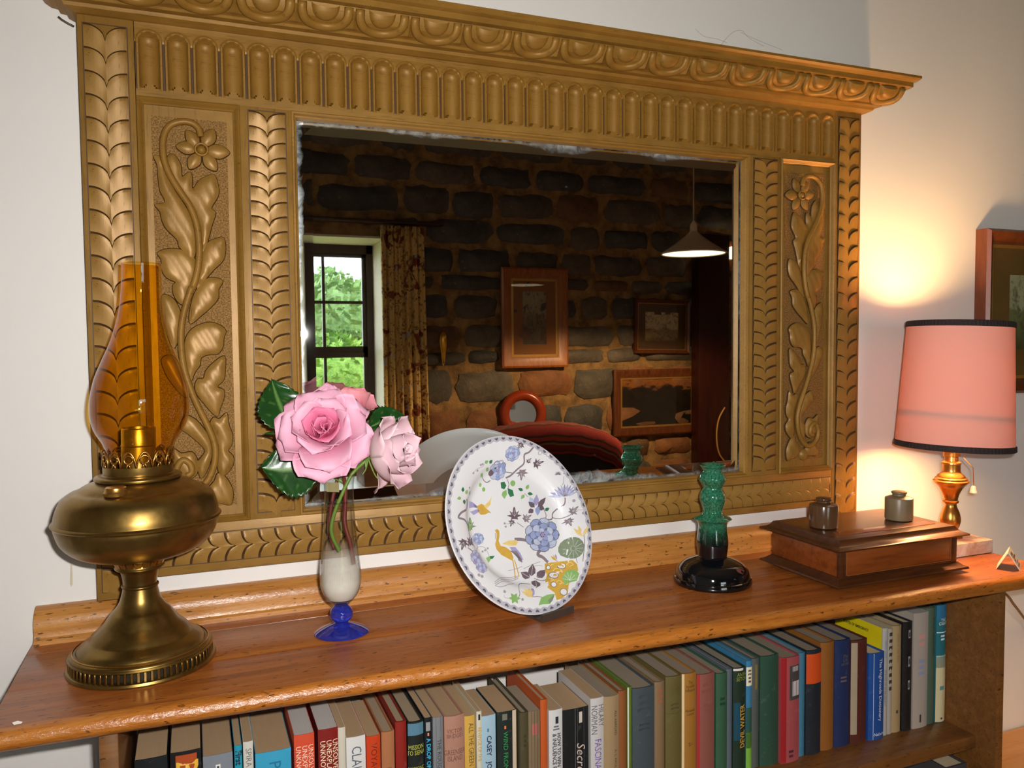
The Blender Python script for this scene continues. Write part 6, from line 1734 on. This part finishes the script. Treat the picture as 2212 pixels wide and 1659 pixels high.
 (1611, 1624, 1426, 'hard', (70, 156, 206), 'dust', 'slim sky-blue book with cream label and painted hill', [('b', .010, .040, (232, 222, 190)), ('l', .013, .036, 4, (90, 90, 80), .6), ('b', .075, .14, (44, 84, 74)), ('b', .115, .19, (120, 176, 60))]),
 (1624, 1641, 1422, 'hard', (104, 112, 108), 'dust', 'weathered grey-green narrow cloth book', [('b', .01, .05, (128, 108, 66), (-.2, .5))]),
 (1641, 1681, 1414, 'hard', (52, 96, 76), 'dust', 'stout sea-green cloth book with worn edges', [], 0, None, .5),
 (1681, 1722, 1415, 'hard', (206, 96, 100), 'dust', 'pink book with black and white photograph, crimson side', [('b', 0, .19, (156, 24, 30), (-1, -.5)), ('b', .014, .070, (70, 66, 68), (-.2, .96)), ('b', .040, .064, (206, 196, 196), (.1, .9)), ('b', .016, .024, (170, 160, 160), (.1, .8)), ('l', .150, .165, 2, (80, 40, 50), .3)], -.006),
 (1722, 1740, 1410, 'hard', (84, 156, 190), 'dust', 'slim light-blue plain cloth book', []),
 (1740, 1773, 1402, 'hard', (36, 46, 58), 'dust', 'navy book with a broad orange panel at its head', [('b', .006, .055, (206, 76, 24))]),
 (1773, 1803, 1386, 'hard', (178, 110, 40), 'dust', 'ochre-brown cloth book with small dark spots', []),
 (1803, 1837, 1381, 'hard', (34, 56, 110), 'dust', 'royal navy cloth book with faded gold title', [('H', 'The\nLife\nof the', .034, .0075, (110, 104, 96), .2, {'shear': .2}), ('l', .060, .072, 2, (106, 92, 92), .5)]),
 (1837, 1872, 1380, 'hard', (104, 46, 36), 'dust', 'maroon cloth book with a loose pale flap along its spine', [('b', .004, .16, (168, 152, 128), (-1, -.35))]),
 (1872, 1906, 1407, 'hard', (30, 96, 190), 'cream', 'small bright blue dictionary with white lettering', [('D', 'The Highroads Dictionary', .010, .0102, (220, 230, 240), .35), ('H', 'Nelson', .140, .0080, (220, 230, 240), .25), ('b', .0, .15, (206, 222, 240), (-.52, -.47))], -.006),
 (1906, 1918, 1356, 'soft', (226, 222, 214), 'cream', 'slim white book with yellow cover side and blue title', [('D', 'ANDRE BRINK', .022, .0060, (120, 150, 190), -.1, {'sx': .8}), ('D', 'STATES OF EMERGENCY', .072, .0064, (110, 110, 110), -.1, {'sx': .9})]),
 (1918, 1928, 1357, 'soft', (214, 206, 192), 'cream', 'very thin white book with black sketch marks', [('l', .004, .11, 9, (60, 58, 56), .8)]),
 (1928, 1949, 1351, 'hard', (210, 180, 130), 'cream', 'pale parchment book with thin brown title', [('D', 'Love in the East', .014, .0078, (150, 110, 70), .1), ('l', .145, .155, 1, (60, 50, 40), .2)]),
 (1949, 1970, 1342, 'hard', (26, 24, 26), 'cream', 'black hardback with chalk-white sketches on its spine', [('b', .014, .028, (150, 150, 154), (-.1, .35)), ('b', .018, .026, (26, 24, 26), (0, .3)), ('b', .060, .078, (150, 150, 154), (-.1, .35)), ('b', .064, .074, (26, 24, 26), (0, .3)), ('b', .102, .118, (150, 150, 154), (-.1, .35)), ('b', .106, .115, (26, 24, 26), (0, .3))]),
 (1970, 2002, 1321, 'soft', (214, 200, 188), 'grey', 'tall thick white paperback with faint pink and blue title', [('l', .036, .062, 2, (206, 150, 140), .5), ('l', .080, .112, 3, (140, 150, 190), .45), ('b', .180, .194, (60, 50, 50), (-.12, .1))], -.004),
 (2002, 2022, 1312, 'hard', (104, 128, 104), 'dust', 'tall sage-green cloth book with dark capitals', [('D', 'IN PLAY AND PICTURE', .018, .0085, (44, 58, 48), .35, {'sx': .8})]),
 (2022, 2043, 1305, 'hard', (40, 138, 152), 'cream', 'tall glossy book with sea-green waves above sandy foam', [('b', .0, .026, (44, 110, 150)), ('b', .092, .215, (222, 206, 160)), ('b', .090, .112, (170, 200, 196)), ('b', .145, .152, (80, 150, 150), (-.4, .5)), ('H', 'THE\nGREAT', .030, .0075, (226, 236, 236), .1, {'sx': .8}), ('b', .048, .0495, (226, 236, 236)), ('l', .052, .064, 2, (226, 236, 236), .5), ('l', .200, .206, 1, (60, 60, 50), .2)]),
]
for i, b in enumerate(BK):
    xl, xr, yt, kind, col, pg, lab, mk = b[:8]; rest = list(b[8:])
    k_ = .94 if xl < 1300 else .80  # right-hand covers darkened for age and the flash's falloff put into colour
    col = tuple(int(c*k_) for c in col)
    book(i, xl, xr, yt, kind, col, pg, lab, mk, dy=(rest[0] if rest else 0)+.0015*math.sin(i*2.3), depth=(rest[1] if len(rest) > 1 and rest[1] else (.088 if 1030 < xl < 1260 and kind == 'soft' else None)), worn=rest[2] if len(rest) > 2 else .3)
# yellow cover side of the slim white book, printed
bk = [o for o in COL.objects if o.get('label', '').startswith('slim white book with yellow')][0]
wv_ = bk.children[0]
for c_ in bk.children:
    if c_.name.startswith('cover'):
        me = c_.data; xm_ = min(v_.co.x for v_ in me.vertices); hm = max(v_.co.z for v_ in me.vertices)
        link('yellow_side', mesh([(xm_-.0002, .001, 0), (xm_-.0002, .107, 0), (xm_-.0002, .107, hm), (xm_-.0002, .001, hm)], [(0, 1, 2, 3)]), plain('yellow_jacket', srgb(226, 206, 24), .4), c_)
        tm = text_me('STATES OF EMERGENCY', .0066, .0002, 0, .8)
        parts = []
        for v_ in tm.vertices: v_.co = (xm_-.0005, .058-v_.co.x, hm-.014+v_.co.y)
        link('jacket_print', tm, spine_ink(BLK), c_)
# book on the shelf below
a = at(2040, 1640, 2, .752)
lb = empty('book', (a.x, -.262, .5004)); tag(lb, 'pale-edged book on the lower shelf under the row of books', 'book')
link('cover', mesh(*joined([box_vf(-.024, -.021, 0, .14, 0, .252), box_vf(.021, .024, 0, .14, 0, .252), box_vf(-.021, .021, 0, .003, 0, .252)])), plain('dark_grey_cover', srgb(60, 62, 66), .5), lb)
link('pages', box_me(-.0205, .0205, .0035, .138, .002, .249), page_mat('cream', PGC['cream']), lb)
